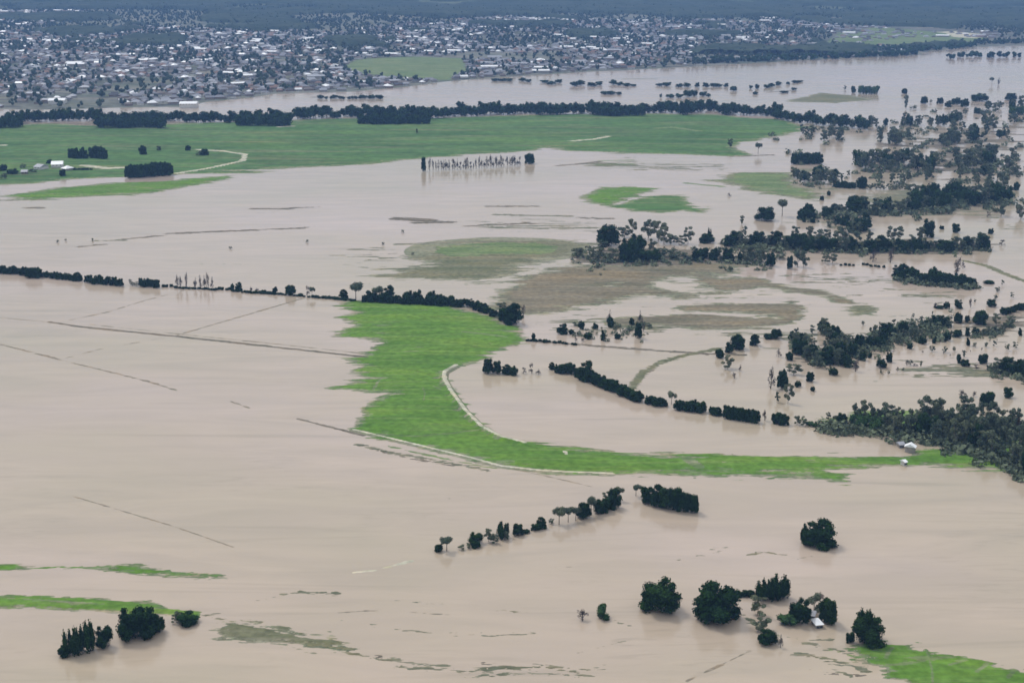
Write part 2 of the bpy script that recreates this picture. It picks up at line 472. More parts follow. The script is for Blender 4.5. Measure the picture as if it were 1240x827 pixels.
patch('grass_strip', [(1030, 780), (1075, 775), (1130, 786), (1190, 797), (1280, 817), (1330, 860), (1240, 880), (1120, 850), (1075, 817), (1048, 806), (1020, 798)],
      'grass', 0.5, slope=0.05, amp=0.34, sx=9, sy=3.5, bias=-0.04, top=0.8,
      tracks=[([(1121, 787), (1125, 800), (1128, 815), (1130, 850)], 0.42, 'pale_grass', 0.5), ([(1072, 798), (1076, 790), (1080, 785)], 0.7, 'pale_grass', 0.5),
              ([(1150, 806), (1170, 800)], 0.8, 'pale_grass', 0.5), ([(1182, 815), (1196, 803)], 0.8, 'pale_grass', 0.3), ([(1220, 822), (1228, 812)], 0.9, 'pale_grass', 0.3)])
patch('grass_strip', [(975, 512), (1030, 512), (1080, 519), (1105, 528), (1135, 538), (1200, 550), (1250, 578), (1330, 600), (1340, 520), (1200, 514), (1100, 500), (1040, 498)],
      'grass', 1.0, slope=0.03, amp=0.35, sx=20, sy=6, bias=-0.02, top=0.8)
patch('marsh', [(955, 123), (995, 113), (1030, 116), (1052, 121), (1010, 125)], 'olive', 3.0, slope=0.01, amp=0.1, sx=60, sy=20, bias=0.05)
patch('marsh', [(940, 200), (1010, 205), (1040, 232), (1100, 226), (1160, 232), (1230, 215), (1240, 245), (1130, 262), (1060, 268), (1010, 286), (960, 270), (1005, 250)],
      'weed', 2.0, slope=0.008, amp=0.5, sx=60, sy=12, bias=-0.25)
patch('marsh', [(870, 296), (940, 290), (1000, 292), (1100, 290), (1205, 296), (1190, 305), (1060, 308), (960, 304), (880, 301)], 'weed_dark', 1.5, slope=0.02, amp=0.3, sx=40, sy=8)
patch('marsh', [(690, 310), (760, 300), (860, 306), (930, 318), (860, 324), (760, 322), (700, 318)], 'weed_dark', 1.3, slope=0.02, amp=0.3, sx=30, sy=6, bias=-0.02)
patch('marsh', [(984, 412), (1050, 405), (1120, 398), (1100, 420), (1040, 432), (1000, 442), (960, 440)], 'weed_dark', 1.2, slope=0.01, amp=0.4, sx=25, sy=6, bias=-0.15)
patch('marsh', [(1040, 170), (1160, 150), (1260, 140), (1280, 220), (1160, 225), (1060, 210)], 'weed_dark', 2.5, slope=0.004, amp=0.6, sx=50, sy=16, bias=-0.3)
patch('marsh', [(640, 392), (700, 398), (790, 390), (850, 392), (800, 404), (760, 400), (720, 410), (690, 404)], 'weed', 0.9, slope=0.02, amp=0.4, sx=25, sy=3, bias=-0.15)

for k, (P_, mn_, b_) in enumerate([
        ([(800, 352), (850, 350), (900, 356), (960, 362), (940, 366), (880, 362), (820, 360)], 'marsh', -0.14),
        ([(650, 384), (700, 378), (760, 372), (820, 372), (800, 384), (740, 392), (690, 398), (660, 396)], 'weed', -0.20),
        ([(960, 322), (1040, 328), (1080, 340), (1060, 352), (1000, 345), (950, 334)], 'weed', -0.20),
        ([(1040, 345), (1130, 352), (1180, 356), (1150, 366), (1080, 362)], 'weed', -0.24),
        ([(870, 405), (960, 398), (1000, 402), (980, 412), (900, 416)], 'weed', -0.2),
        ([(1060, 440), (1130, 430), (1220, 440), (1250, 462), (1150, 460), (1080, 456)], 'weed', -0.24),
        ([(1110, 398), (1180, 380), (1260, 376), (1250, 404), (1180, 412), (1120, 414)], 'weed_dark', -0.2),
        ([(690, 196), (760, 190), (830, 198), (900, 196), (880, 206), (780, 206), (710, 204)], 'weed', -0.22),
        ([(560, 268), (640, 262), (720, 270), (740, 282), (660, 284), (590, 280)], 'weed', -0.24),
        ([(400, 296), (470, 300), (520, 312), (470, 326), (420, 318)], 'weed', -0.26),
        ([(1040, 232), (1110, 228), (1180, 226), (1240, 232), (1240, 300), (1180, 268), (1090, 262)], 'weed', -0.28)]):
    patch('marsh', P_, mn_, 1.3 if P_[0][1] > 260 else 2.0, slope=0.006, amp=0.42, sx=34, sy=5, bias=b_ + 0.06, top=0.2, seed=k + 3)

# low banks, drowned fence lines and tracks that barely break the surface
def line(path, width, mname='weed_dark', amp=0.2, bias=0.0, sx=14, sy=3, gap=0.0, name='flooded_bank', slope=0.12, label=None, res=None, seed=0):
    d = np.mean(proj(*W(*np.array(path, float).T)[:, :2].T)[2])
    r = res or max(0.35, min(1.6, d / F * 0.55))
    patch(name, None, mname, r, slope=slope, amp=amp, sx=sx, sy=sy, bias=bias, path=path, width=width, gap=gap, kind='structure', seed=seed, label=label)

line([(-20, 383), (60, 390)], 1.0, 'silt', amp=0.16, bias=-0.03, name='drowned_track')
line([(60, 390), (100, 396), (170, 403), (230, 409), (330, 420), (448, 433)], 1.6, amp=0.14, bias=0.04, name='drowned_track')
line([(110, 393), (230, 406), (330, 416), (440, 428)], 0.8, 'silt', amp=0.16, bias=-0.02, seed=2, name='drowned_track')
line([(60, 393), (130, 378), (175, 364), (222, 352)], 0.7, 'silt', amp=0.16, bias=-0.01)
line([(214, 406), (262, 392), (310, 378), (368, 361)], 0.9, 'silt', amp=0.15, bias=0.01)
line([(-20, 412), (40, 427), (90, 440), (140, 452), (180, 462), (214, 473)], 0.8, 'silt', amp=0.16, bias=0.0)
line([(78, 434), (120, 423), (170, 414), (214, 407)], 0.5, 'silt', amp=0.18, bias=-0.03)
line([(280, 486), (302, 494)], 0.7, 'silt', amp=0.12)
line([(86, 600), (140, 616), (210, 637), (282, 662)], 0.28, 'silt', amp=0.10, bias=0.02, res=0.3)
line([(360, 507), (400, 517), (440, 527)], 0.9, amp=0.14, bias=0.03, name='drowned_track')
line([(600, 563), (660, 576), (720, 590)], 0.4, 'silt', amp=0.12, res=0.4)
line([(428, 693), (455, 690), (498, 679)], 0.7, 'track', amp=0.16, bias=0.03)
line([(312, 727), (345, 720), (362, 717), (408, 719)], 0.6, 'weed', amp=0.24, bias=0.0)
line([(832, 824), (870, 806), (908, 788)], 0.3, 'silt', amp=0.12, res=0.3)
line([(634, 412), (700, 417), (760, 422), (850, 428), (900, 430)], 1.6, 'weed_dark', amp=0.10, bias=0.08)
line([(766, 470), (772, 459), (782, 449), (800, 439), (830, 430), (870, 422)], 2.0, 'olive', amp=0.10, bias=0.10)
line([(1168, 316), (1195, 322), (1215, 331), (1245, 342), (1280, 350)], 2.6, 'olive', amp=0.12, bias=0.08)
line([(770, 353), (800, 354), (822, 358)], 1.0)
line([(786, 452), (792, 447)], 0.8)
for k, (x0, y0, x1, y1, wd, mn) in enumerate([
        (96, 299, 128, 296, 3, 'weed_dark'), (112, 292, 150, 291, 3, 'weed'), (150, 290, 200, 285, 3.2, 'weed_dark'), (205, 283, 300, 279, 4, 'weed_dark'), (300, 279, 370, 276, 3.5, 'weed_dark'),
        (306, 253, 352, 253, 4, 'weed_dark'), (352, 252, 385, 251, 3, 'weed_dark'), (482, 265, 520, 267, 9, 'weed_dark'), (505, 270, 545, 269, 6, 'weed_dark'), (563, 274, 630, 271, 4, 'weed_dark'),
        (590, 250, 650, 250, 3.5, 'weed_dark'), (600, 260, 690, 262, 4, 'weed'), (636, 270, 648, 271, 5, 'weed_dark'), (704, 264, 742, 265, 4, 'weed_dark'), (670, 276, 720, 276, 4, 'weed'),
        (675, 201, 700, 199, 4, 'weed_dark'), (700, 199, 725, 196, 5, 'weed_dark'), (725, 200, 765, 199, 5, 'pale_grass'), (725, 195, 765, 194, 3, 'pale_grass'), (0, 243, 50, 242, 4, 'weed'),
        (30, 252, 52, 252, 4, 'weed_dark'), (820, 186, 885, 189, 5, 'pale_grass'), (885, 190, 935, 188, 4, 'weed_dark'), (790, 204, 830, 204, 5, 'weed'), (830, 222, 875, 226, 4, 'pale_grass'),
        (380, 118, 465, 118, 7, 'weed_dark'), (755, 96, 795, 96, 5, 'weed'), (930, 112, 962, 110, 5, 'weed_dark'), (1120, 130, 1140, 132, 4, 'weed'), (1110, 357, 1150, 360, 2, 'weed'),
        (440, 309, 480, 307, 1.5, 'weed_dark'), (240, 320, 300, 320, 1.2, 'weed'), (860, 390, 905, 395, 2.0, 'marsh'), (1030, 358, 1040, 358, 2, 'weed'), (1075, 384, 1092, 382, 1.5, 'weed'),
        (970, 335, 1050, 342, 2.2, 'weed'), (1140, 366, 1130, 370, 1.5, 'weed')]):
    line([(x0, y0), (x1, y1)], wd, mn, amp=0.22, bias=-0.05, sx=22, sy=4, slope=0.07, name='flooded_grass', seed=k)
# weed rafts and swirl lines round the near trees, verge south of the road
for k, (pth, wd, mn) in enumerate([
        ([(432, 538), (470, 547), (520, 556), (590, 569)], 1.7, 'weed'), ([(470, 540), (540, 556), (600, 567)], 1.3, 'pale_grass'), ([(452, 544), (500, 556), (548, 564)], 1.3, 'weed_dark'),
        ([(425, 790), (470, 800), (540, 806)], 1.2, 'weed'), ([(480, 806), (560, 812), (640, 806), (700, 812), (735, 806)], 1.3, 'weed'), ([(560, 820), (640, 814), (720, 818)], 0.8, 'weed'),
        ([(585, 803), (608, 805)], 0.8, 'weed_dark'), ([(455, 795), (475, 796)], 0.8, 'weed_dark'), ([(480, 727), (560, 733), (640, 742)], 0.35, 'weed'),
        ([(420, 752), (520, 766), (600, 769), (650, 766)], 0.5, 'weed'), ([(860, 665), (895, 660)], 0.4, 'weed'), ([(905, 672), (925, 668), (950, 672)], 0.7, 'weed'),
        ([(955, 678), (990, 672)], 0.5, 'weed'), ([(745, 752), (765, 758)], 0.9, 'weed'), ([(950, 790), (1000, 796), (1035, 806)], 1.1, 'weed'), ([(975, 778), (1030, 790)], 1.0, 'weed'),
        ([(985, 812), (1050, 818)], 0.9, 'weed_dark'), ([(1000, 800), (1020, 806)], 1.2, 'weed'), ([(545, 604), (565, 606)], 0.6, 'weed_dark'), ([(250, 744), (270, 742)], 0.4, 'weed'),
        ([(900, 746), (925, 762), (950, 772)], 1.0, 'weed'), ([(955, 772), (1005, 774)], 1.2, 'weed'), ([(905, 690), (880, 690)], 0.3, 'weed'), ([(1005, 786), (1040, 796)], 1.3, 'grass'), ([(1012, 800), (1050, 812)], 1.4, 'weed'), ([(990, 804), (1030, 818)], 1.0, 'weed'),
        ([(770, 770), (800, 764), (850, 772)], 0.35, 'silt'), ([(640, 690), (720, 684), (800, 690)], 0.3, 'silt'), ([(820, 678), (870, 668)], 0.35, 'weed'), ([(400, 742), (470, 738), (560, 746)], 0.35, 'silt'),
        ([(0, 690), (60, 687), (110, 686)], 0.9, 'grass'), ([(245, 745), (262, 748), (275, 750)], 0.6, 'weed'), ([(700, 790), (760, 775), (775, 768)], 0.35, 'silt')]):
    line(pth, wd * 1.3, mn, amp=0.30, bias=-0.10, sx=6, sy=1.4, slope=0.12, name='weed_raft', seed=k + 50, gap=0.12)

# ------------------------------------------------------------------ the town shore and the hills
SHORE = [(-700, 133), (-60, 133), (60, 133), (150, 131), (232, 129), (238, 125), (300, 119), (332, 114), (410, 112), (470, 108), (512, 103), (545, 98), (600, 95), (640, 92), (720, 87),
         (830, 82), (880, 79), (960, 74), (1040, 70), (1110, 67), (1130, 62), (1185, 57), (1260, 55), (1500, 53), (2200, 50)]
SH = W(*np.array(SHORE, float).T)[:, :2]
def shore_y(x):
    return np.interp(x, SH[:, 0], SH[:, 1])
def terrain(x, y):
    d = y - shore_y(x)
    low = np.clip(d, 0, 1e9)
    hill = 95 * np.clip((y - 4300) / 6000, 0, 1.2) ** 1.3 * (0.75 + 0.5 * fbm(x / 1500, y / 1500, 3))
    roll = 9 * fbm(x / 420 + 3, y / 420, 3) * np.clip(low / 500, 0, 1)
    return np.maximum(1.3, 0.6 + 0.007 * np.minimum(low, 2500) + roll * 1.3) + hill
xs = np.arange(-3600, 3600, 14.0); ys = np.arange(2100, 5600, 10.0)
X, Y = np.meshgrid(xs, ys)
sd = Y - shore_y(X) + 14 * fbm(X / 60, Y / 60, 3)
Z = np.where(sd > 0, np.minimum(sd * 0.05, terrain(X, Y)), sd * 0.05)
tag(link('land', grid_mesh(xs, ys, Z, sd > -3, [M['town_ground']], name='town_land')), 'higher ground the town is built on beyond the flood', 'land', None, 'structure')
xs = np.arange(-9000, 9001, 60.0); ys = np.arange(5540, 14400, 60.0)
X, Y = np.meshgrid(xs, ys)
tag(link('hills', grid_mesh(xs, ys, terrain(X, Y) - 0.3, np.ones(X.shape, bool), [M['hill_grass']], name='hills')), 'low hazy hills beyond the town', 'hills', None, 'structure')

# town extent as seen: where houses end and woods begin
TOWN_TOP = [(-400, 12), (0, 14), (200, 12), (330, 22), (420, 16), (540, 24), (620, 20), (700, 26), (760, 18), (830, 24), (930, 22), (1000, 30), (1075, 34), (1120, 40), (1300, 40)]
def town_top(px): return np.interp(px, *np.array(TOWN_TOP, float).T)
WOODS = [(90, 40, 60, 6), (190, 50, 55, 8), (330, 34, 80, 7), (300, 22, 70, 7), (420, 52, 40, 6), (720, 42, 45, 6), (640, 30, 90, 3), (905, 63, 80, 8), (985, 64, 85, 7), (860, 42, 60, 3), (1120, 52, 70, 7), (60, 22, 90, 5), (560, 12, 200, 6)]
PARK = [(412, 84), (430, 73), (500, 69), (560, 71), (568, 88), (545, 97), (505, 96), (450, 92)]
def wooded(px, py):
    v = np.zeros(np.shape(px))
    for cx, cy, rx, ry in WOODS:
        v = np.maximum(v, 1.15 - ((px - cx) / rx) ** 2 - ((py - cy) / ry) ** 2)
    return v
def woodn(px, py, x, y):
    return wooded(px, py) + 0.9 * fbm(x / 170 + 2, y / 230, 4) - 0.15
def in_poly(px, py, P):
    return poly_sd(np.atleast_1d(np.asarray(px, float)), np.atleast_1d(np.asarray(py, float)), np.array(P, float)) > 0

# park and the pale slope
def drape(name, px_poly, mname, lift, res, label):
    # outline is mapped at the height the land has there, then laid over it
    P = []
    for q in px_poly:
        z = 5.0
        for _ in range(6):
            p = W(q[0], q[1], z); z = float(terrain(p[0], p[1]))
        P.append(p[:2])
    P = np.array(P)
    lo, hi = P.min(0) - 30, P.max(0) + 30
    xs = np.arange(lo[0], hi[0], res); ys = np.arange(lo[1], hi[1], res)
    X, Y = np.meshgrid(xs, ys)
    s = poly_sd(X, Y, P) + 8 * fbm(X / 40, Y / 40, 3)
    sdl = Y - shore_y(X) + 14 * fbm(X / 60, Y / 60, 3)
    Z = np.minimum(sdl * 0.05, terrain(X, Y)) + np.clip(s * 0.06, -0.6, lift)
    tag(link(name, grid_mesh(xs, ys, Z, s > -2, [M[mname]], name=name)), label, name.replace('_', ' '), None, 'structure')
drape('park_lawn', PARK, 'pale_grass', 0.9, 9, 'pale green open parkland among the houses by the flood')
drape('hill_pasture', [(1020, 38), (1060, 34), (1120, 38), (1190, 44), (1195, 50), (1120, 52), (1060, 56), (1000, 52)], 'pale_grass', 1.0, 14, 'pale pasture slope beside the far end of the town')
drape('bare_slope', [(1130, 39), (1160, 37), (1200, 44), (1185, 48), (1150, 46)], 'track', 2.0, 12, 'bare pale earth slope above the far shore')

# ------------------------------------------------------------------ foliage stuff: forest on the hills
xs = np.arange(-4200, 4200, 15.0); ys = np.arange(3500, 9500, 15.0)
X, Y = np.meshgrid(xs, ys)
T = terrain(X, Y)
pxx, pyy, dd = proj(X, Y, T)
wd = woodn(pxx, pyy, X, Y)
beyond = (pyy < town_top(pxx) - 1) 
open_ = (fbm(X / 260 + 5, Y / 260, 3) > 0.30)
past = in_poly(pxx.ravel(), pyy.ravel(), [(1010, 38), (1060, 32), (1130, 34), (1215, 42), (1205, 51), (1120, 55), (1060, 58), (1000, 53)]).reshape(pxx.shape)
keep = ((beyond & ~open_) | (wd > 0.25)) & (Y > shore_y(X) + 25) & ~past
canopy = T + 7 + 7 * rng.random(X.shape) + 4 * fbm(X / 70, Y / 70, 3)
# canopy edges come down to the ground
K = keep.copy()
inner = K.copy()
inner[1:-1, 1:-1] = K[1:-1, 1:-1] & K[:-2, 1:-1] & K[2:, 1:-1] & K[1:-1, :-2] & K[1:-1, 2:]
canopy = np.where(inner, canopy, T - 0.5)
tag(link('forest', grid_mesh(xs, ys, canopy, inner, [M['forest']], name='forest', smooth=False)), 'dark hazy woodland covering the hills behind the town', 'forest', None, 'stuff')

# ------------------------------------------------------------------ houses
def house_arrays(w_, d_, h, rh, hip):
    e = 0.5
    x, y = w_ / 2, d_ / 2
    wv = [(-x, -y, -2), (x, -y, -2), (x, y, -2), (-x, y, -2), (-x, -y, h), (x, -y, h), (x, y, h), (-x, y, h)]
    wf = [(0, 1, 5, 4), (1, 2, 6, 5), (2, 3, 7, 6), (3, 0, 4, 7)]
    X_, Y_ = x + e, y + e
    k = min(y, x) if hip else 0
    hb = h - 0.08
    rv = [(-X_, -Y_, hb), (X_, -Y_, hb), (X_, Y_, hb), (-X_, Y_, hb), (-X_ + k, 0, h + rh), (X_ - k, 0, h + rh)]
    rf = [(0, 1, 5, 4), (2, 3, 4, 5), (1, 2, 5, 5), (3, 0, 4, 4), (3, 2, 1, 0)]
    return np.array(wv), np.array(wf), np.array(rv), np.array(rf)

def tri_faces(rf):
    return [tuple(dict.fromkeys(f)) for f in rf]

HT = {}
def house_template(kind, ri, wi):
    key = (kind, ri, wi)
    if key in HT: return HT[key]
    dims = {'cottage': (13, 9, 2.8, 2.6, True), 'gable': (15, 9, 2.9, 2.8, False), 'villa': (18, 13, 3.2, 3.4, True), 'shed': (34, 17, 5.0, 2.2, False)}[kind]
    wv, wf, rv, rf = house_arrays(*dims)
    # L-shaped wing for the villas
    W_, Rf = make_mesh('walls', wv, wf, [WALLS[wi]]), make_mesh('roof', rv, np.array(tri_faces(rf), dtype=object), [ROOFS[ri][1]])
    wins = []
    n = 3 if kind != 'shed' else 2
    for i in range(n):
        cx = (i - (n - 1) / 2) * dims[0] / n
        for s_ in (-1, 1):
            yy = s_ * (dims[1] / 2 + 0.02)
            wins.append([(cx - 0.9, yy, 0.9), (cx + 0.9, yy, 0.9), (cx + 0.9, yy, 2.1), (cx - 0.9, yy, 2.1)])
    V = np.array(wins).reshape(-1, 3)
    Fc = np.arange(len(V)).reshape(-1, 4)
    Wn = make_mesh('windows', V, Fc, [M['glass']])
    HT[key] = (W_, Rf, Wn, (wv, wf, rv, tri_faces(rf)))
    return HT[key]

# streets: districts with their own street direction
dist_c = [(rng.uniform(-2600, 2600), rng.uniform(2200, 5200), R(rng.uniform(-35, 35))) for _ in range(26)]
DC = np.array(dist_c)
def district(x, y):
    return int(np.argmin((DC[:, 0] - x) ** 2 + (DC[:, 1] - y) ** 2))
spots = []
streets = []
for k, (cx, cy, a) in enumerate(dist_c):
    ca, sa = math.cos(a), math.sin(a)
    for r in range(-14, 15):
        v0 = r * 54.0
        for row in (-14, 14):
            u = -700.0
            while u < 700:
                u += rng.uniform(14.5, 21)
                v = v0 + row + rng.uniform(-2, 2)
                x, y = cx + u * ca - v * sa, cy + u * sa + v * ca
                if district(x, y) != k: continue
                spots.append((x, y, a + (0 if rng.random() < 0.7 else math.pi / 2) + rng.uniform(-.08, .08)))
        seg = None
        for u in np.arange(-700, 701, 14.0):
            x, y = cx + u * ca - v0 * sa, cy + u * sa + v0 * ca
            if district(x, y) == k and y > shore_y(x) + 18:
                if seg is None: seg = []
                seg.append((x, y))
            else:
                if seg and len(seg) > 2: streets.append(seg)
                seg = None
        if seg and len(seg) > 2: streets.append(seg)
def T1(x, y):
    d = y - float(shore_y(x)) + 14 * float(fbm(np.array(x / 60.), np.array(y / 60.), 3))
    return float(min(d * 0.05, float(terrain(np.array(x), np.array(y)))))
houses = []
HS = np.array(spots)
hz = terrain(HS[:, 0], HS[:, 1]); hd = HS[:, 1] - shore_y(HS[:, 0]); hd2 = hd + 14 * fbm(HS[:, 0] / 60, HS[:, 1] / 60, 3)
hz = np.minimum(hz, hd2 * 0.05)
hpx, hpy, hdep = proj(HS[:, 0], HS[:, 1], hz)
dens = fbm(HS[:, 0] / 240 + 7, HS[:, 1] / 240, 3)
wdh = woodn(hpx, hpy, HS[:, 0], HS[:, 1])
inpark = in_poly(hpx, hpy, PARK)
for i in range(len(HS)):
    if hd2[i] < 14 or hpx[i] < -40 or hpx[i] > 1215 or hpy[i] < town_top(hpx[i]) or inpark[i]: continue
    if hpx[i] > 1090 and hpy[i] > 46: continue
    if wdh[i] > 0.3 and rng.random() < 0.86: continue
    if rng.random() < 0.20 + 0.9 * max(0, dens[i]) + 0.22 * max(0, (60 - hpy[i]) / 60): continue
    if hpx[i] > 830 and rng.random() < 0.25: continue
    houses.append((hdep[i], HS[i, 0], HS[i, 1], hz[i], HS[i, 2], hpx[i], hpy[i]))
houses.sort()
print('houses', len(houses))
in_frame = [h for h in houses if -5 < h[5] < 1245]
near = in_frame[:290]
near_set = set(id(h) for h in near)
rest = [h for h in houses if id(h) not in near_set]
def pick():
    q = rng.random()
    kind = 'cottage' if q < 0.35 else 'gable' if q < 0.6 else 'villa' if q < 0.955 else 'shed'
    r = rng.random()
    ri = 0 if r < 0.05 else 1 if r < 0.22 else 2 if r < 0.60 else 3 if r < 0.82 else 4 if r < 0.91 else 5
    if kind == 'shed': ri = 0 if rng.random() < 0.6 else 1
    return kind, ri, int(rng.integers(0, 2)) if rng.random() < 0.85 else 2
kname = {'cottage': 'small hip-roofed', 'gable': 'gable-roofed', 'villa': 'broad hip-roofed', 'shed': 'long metal-roofed'}
def place(hpx_):
    if hpx_ < 235: return 'behind the tree belt'
    if hpx_ < 420: return 'by the narrow strip'
    if hpx_ < 575: return 'near the pale park'
    if hpx_ < 830: return 'above the flooded tree row'
    return 'by the east shore woods'
HOUSE_OBS = []
for (dep, x, y, z, a, px_, py_) in near:
    kind, ri, wi = pick()
    Wm, Rm, Nm, _ = house_template(kind, ri, wi)
    nm = 'warehouse' if kind == 'shed' else 'house'
    e = link(nm, None, None, (x, y, z))
    e.rotation_euler = (0, 0, a)
    s = rng.uniform(0.75, 1.12)
    e.scale = (s, s, 1)
    tag(e, f'{kname[kind]} {"building" if kind == "shed" else "house"} with {ROOFS[ri][0]} roof {place(px_)}', 'shed' if kind == 'shed' else 'house',
        f'{ROOFS[ri][0]} roofed {kind} buildings {place(px_)}')
    link('wall', Wm, e); link('roof', Rm, e)
    HOUSE_OBS.append((e, px_))
def nth(i):
    if i < 20:
        return ['first', 'second', 'third', 'fourth', 'fifth', 'sixth', 'seventh', 'eighth', 'ninth', 'tenth', 'eleventh', 'twelfth', 'thirteenth', 'fourteenth', 'fifteenth', 'sixteenth',
                'seventeenth', 'eighteenth', 'nineteenth', 'twentieth'][i]
    k = i + 1
    return f"{k}{'th' if 10 <= k % 100 <= 20 else {1: 'st', 2: 'nd', 3: 'rd'}.get(k % 10, 'th')}"
by_ = {}
for e, px_ in HOUSE_OBS: by_.setdefault(e['label'], []).append((px_, e))
for lb, es in by_.items():
    if len(es) > 1:
        es.sort(key=lambda q: q[0])
        for i, (_, e) in enumerate(es): e['label'] = f'{nth(i)} from the west, {lb}'
# the rest of the town as one mass
VV, FF, MI, n0 = [], [], [], 0
allm = [r[1] for r in ROOFS] + WALLS
for (dep, x, y, z, a, px_, py_) in rest:
    kind, ri, wi = pick()
    _, _, _, (wv, wf, rv, rf) = house_template(kind, ri, wi)
    s = rng.uniform(0.75, 1.12)
    ca, sa = math.cos(a), math.sin(a)
    for vv, ff, mi_ in ((wv, wf, 6 + wi), (rv, rf, ri)):
        q = vv * [s, s, 1]
        VV.append(np.stack([x + q[:, 0] * ca - q[:, 1] * sa, y + q[:, 0] * sa + q[:, 1] * ca, z + q[:, 2]], -1))
        for f in ff:
            FF.append(tuple(int(i) + n0 for i in f)); MI.append(mi_)
        n0 += len(vv)
ff_ = np.empty(len(FF), dtype=object)
for i, f in enumerate(FF): ff_[i] = f
o = link('distant_houses', make_mesh('distant_houses', np.concatenate(VV), ff_, allm, MI))
tag(o, 'hundreds of tiny distant roofs spread through the town', 'houses', None, 'stuff')
# streets laid on the land
SV, SF = [], []
for seg in streets:
    seg = np.array(seg)
    d = np.gradient(seg, axis=0); d /= np.linalg.norm(d, axis=1)[:, None]
    nn = np.stack([-d[:, 1], d[:, 0]], -1) * 4.0
    for side in (seg + nn, seg - nn):
        pass
    l, r = seg + nn, seg - nn
    k0 = sum(len(v) for v in SV)
    zl = np.minimum(terrain(l[:, 0], l[:, 1]), (l[:, 1] - shore_y(l[:, 0])) * 0.05 + 0.5) + 0.45
    zr = np.minimum(terrain(r[:, 0], r[:, 1]), (r[:, 1] - shore_y(r[:, 0])) * 0.05 + 0.5) + 0.45
    zz = np.maximum(zl, zr)
    arr = np.empty((len(seg) * 2, 3))
    arr[0::2] = np.column_stack([l, zz]); arr[1::2] = np.column_stack([r, zz])
    SV.append(arr)
    for i in range(len(seg) - 1):
        SF.append((k0 + 2 * i + 1, k0 + 2 * i + 3, k0 + 2 * i + 2, k0 + 2 * i))
tag(link('road', make_mesh('road', np.concatenate(SV), np.array(SF), [M['asphalt']])), 'pale suburban streets between the rows of houses', 'road', None, 'structure')

# ------------------------------------------------------------------ tree templates (unit width and height)
def ico():
    p = (1 + 5 ** .5) / 2
    v = np.array([(-1, p, 0), (1, p, 0), (-1, -p, 0), (1, -p, 0), (0, -1, p), (0, 1, p), (0, -1, -p), (0, 1, -p), (p, 0, -1), (p, 0, 1), (-p, 0, -1), (-p, 0, 1)], float)
    v /= np.linalg.norm(v[0])
    f = np.array([(0, 11, 5), (0, 5, 1), (0, 1, 7), (0, 7, 10), (0, 10, 11), (1, 5, 9), (5, 11, 4), (11, 10, 2), (10, 7, 6), (7, 1, 8), (3, 9, 4), (3, 4, 2), (3, 2, 6), (3, 6, 8), (3, 8, 9), (4, 9, 5), (2, 4, 11), (6, 2, 10), (8, 6, 7), (9, 8, 1)])
    return v, f
IV, IF = ico()

def crown_arrays(lobes, n_leaf, leaf, core=0.8, r=None):
    """leaf-clump faces strewn over and just under the surface of irregular lobes, with a ragged inner mass"""
    V, Fc, A = [], [], []
    k = 0
    vol = np.array([l[3] * l[4] * l[5] for l in lobes]) ** (2 / 3)
    cnt = np.maximum(6, (n_leaf * vol / vol.sum()).astype(int))
    for (cx, cy, cz, rx, ry, rz), n in zip(lobes, cnt):
        tone = r.uniform(0, 0.6) ** 1.3
        d = r.normal(size=(n, 3)); d /= np.linalg.norm(d, axis=1)[:, None]
        rad = r.uniform(0.78, 1.12, n)[:, None]
        c = np.array([cx, cy, cz]) + d * rad * [rx, ry, rz]
        nrm = d + r.normal(size=(n, 3)) * 0.55; nrm /= np.linalg.norm(nrm, axis=1)[:, None]
        a = np.cross(nrm, r.normal(size=(n, 3))); a /= np.linalg.norm(a, axis=1)[:, None]
        b_ = np.cross(nrm, a)
        s = leaf * r.uniform(0.5, 1.25, n)[:, None]
        q = np.stack([c - a * s - b_ * s * .6, c + a * s * .8 - b_ * s * .8, c + a * s * .9 + b_ * s * .7, c - a * s * .7 + b_ * s], 1)
        V.append(q.reshape(-1, 3))
        idx = k + np.arange(4 * n).reshape(n, 4)
        Fc += [tuple(z) for z in idx]
        A.append(np.repeat(np.clip(tone + r.uniform(0, 0.5, n), 0, 1), 4))
        k += 4 * n
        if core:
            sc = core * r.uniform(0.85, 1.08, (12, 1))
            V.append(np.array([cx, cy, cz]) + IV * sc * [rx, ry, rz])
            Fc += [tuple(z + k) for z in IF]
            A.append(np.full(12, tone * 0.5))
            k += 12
    V = np.concatenate(V)
    V[:, 2] = np.maximum(V[:, 2], -0.01 - 0.01 * r.random(len(V)))
    return V, Fc, np.concatenate(A)

def tube(p0, p1, r0, r1, k0, n=6):
    p0, p1 = np.array(p0, float), np.array(p1, float)
    d = p1 - p0; d /= np.linalg.norm(d)
    a = np.cross(d, (0.3, 0.9, 0.1)); a /= np.linalg.norm(a); b_ = np.cross(d, a)
    th = np.arange(n) * 2 * math.pi / n
    ring = np.cos(th)[:, None] * a + np.sin(th)[:, None] * b_
    V = np.concatenate([p0 + ring * r0, p1 + ring * r1])
    Fc = [(k0 + i, k0 + (i + 1) % n, k0 + n + (i + 1) % n, k0 + n + i) for i in range(n)]
    return V, Fc

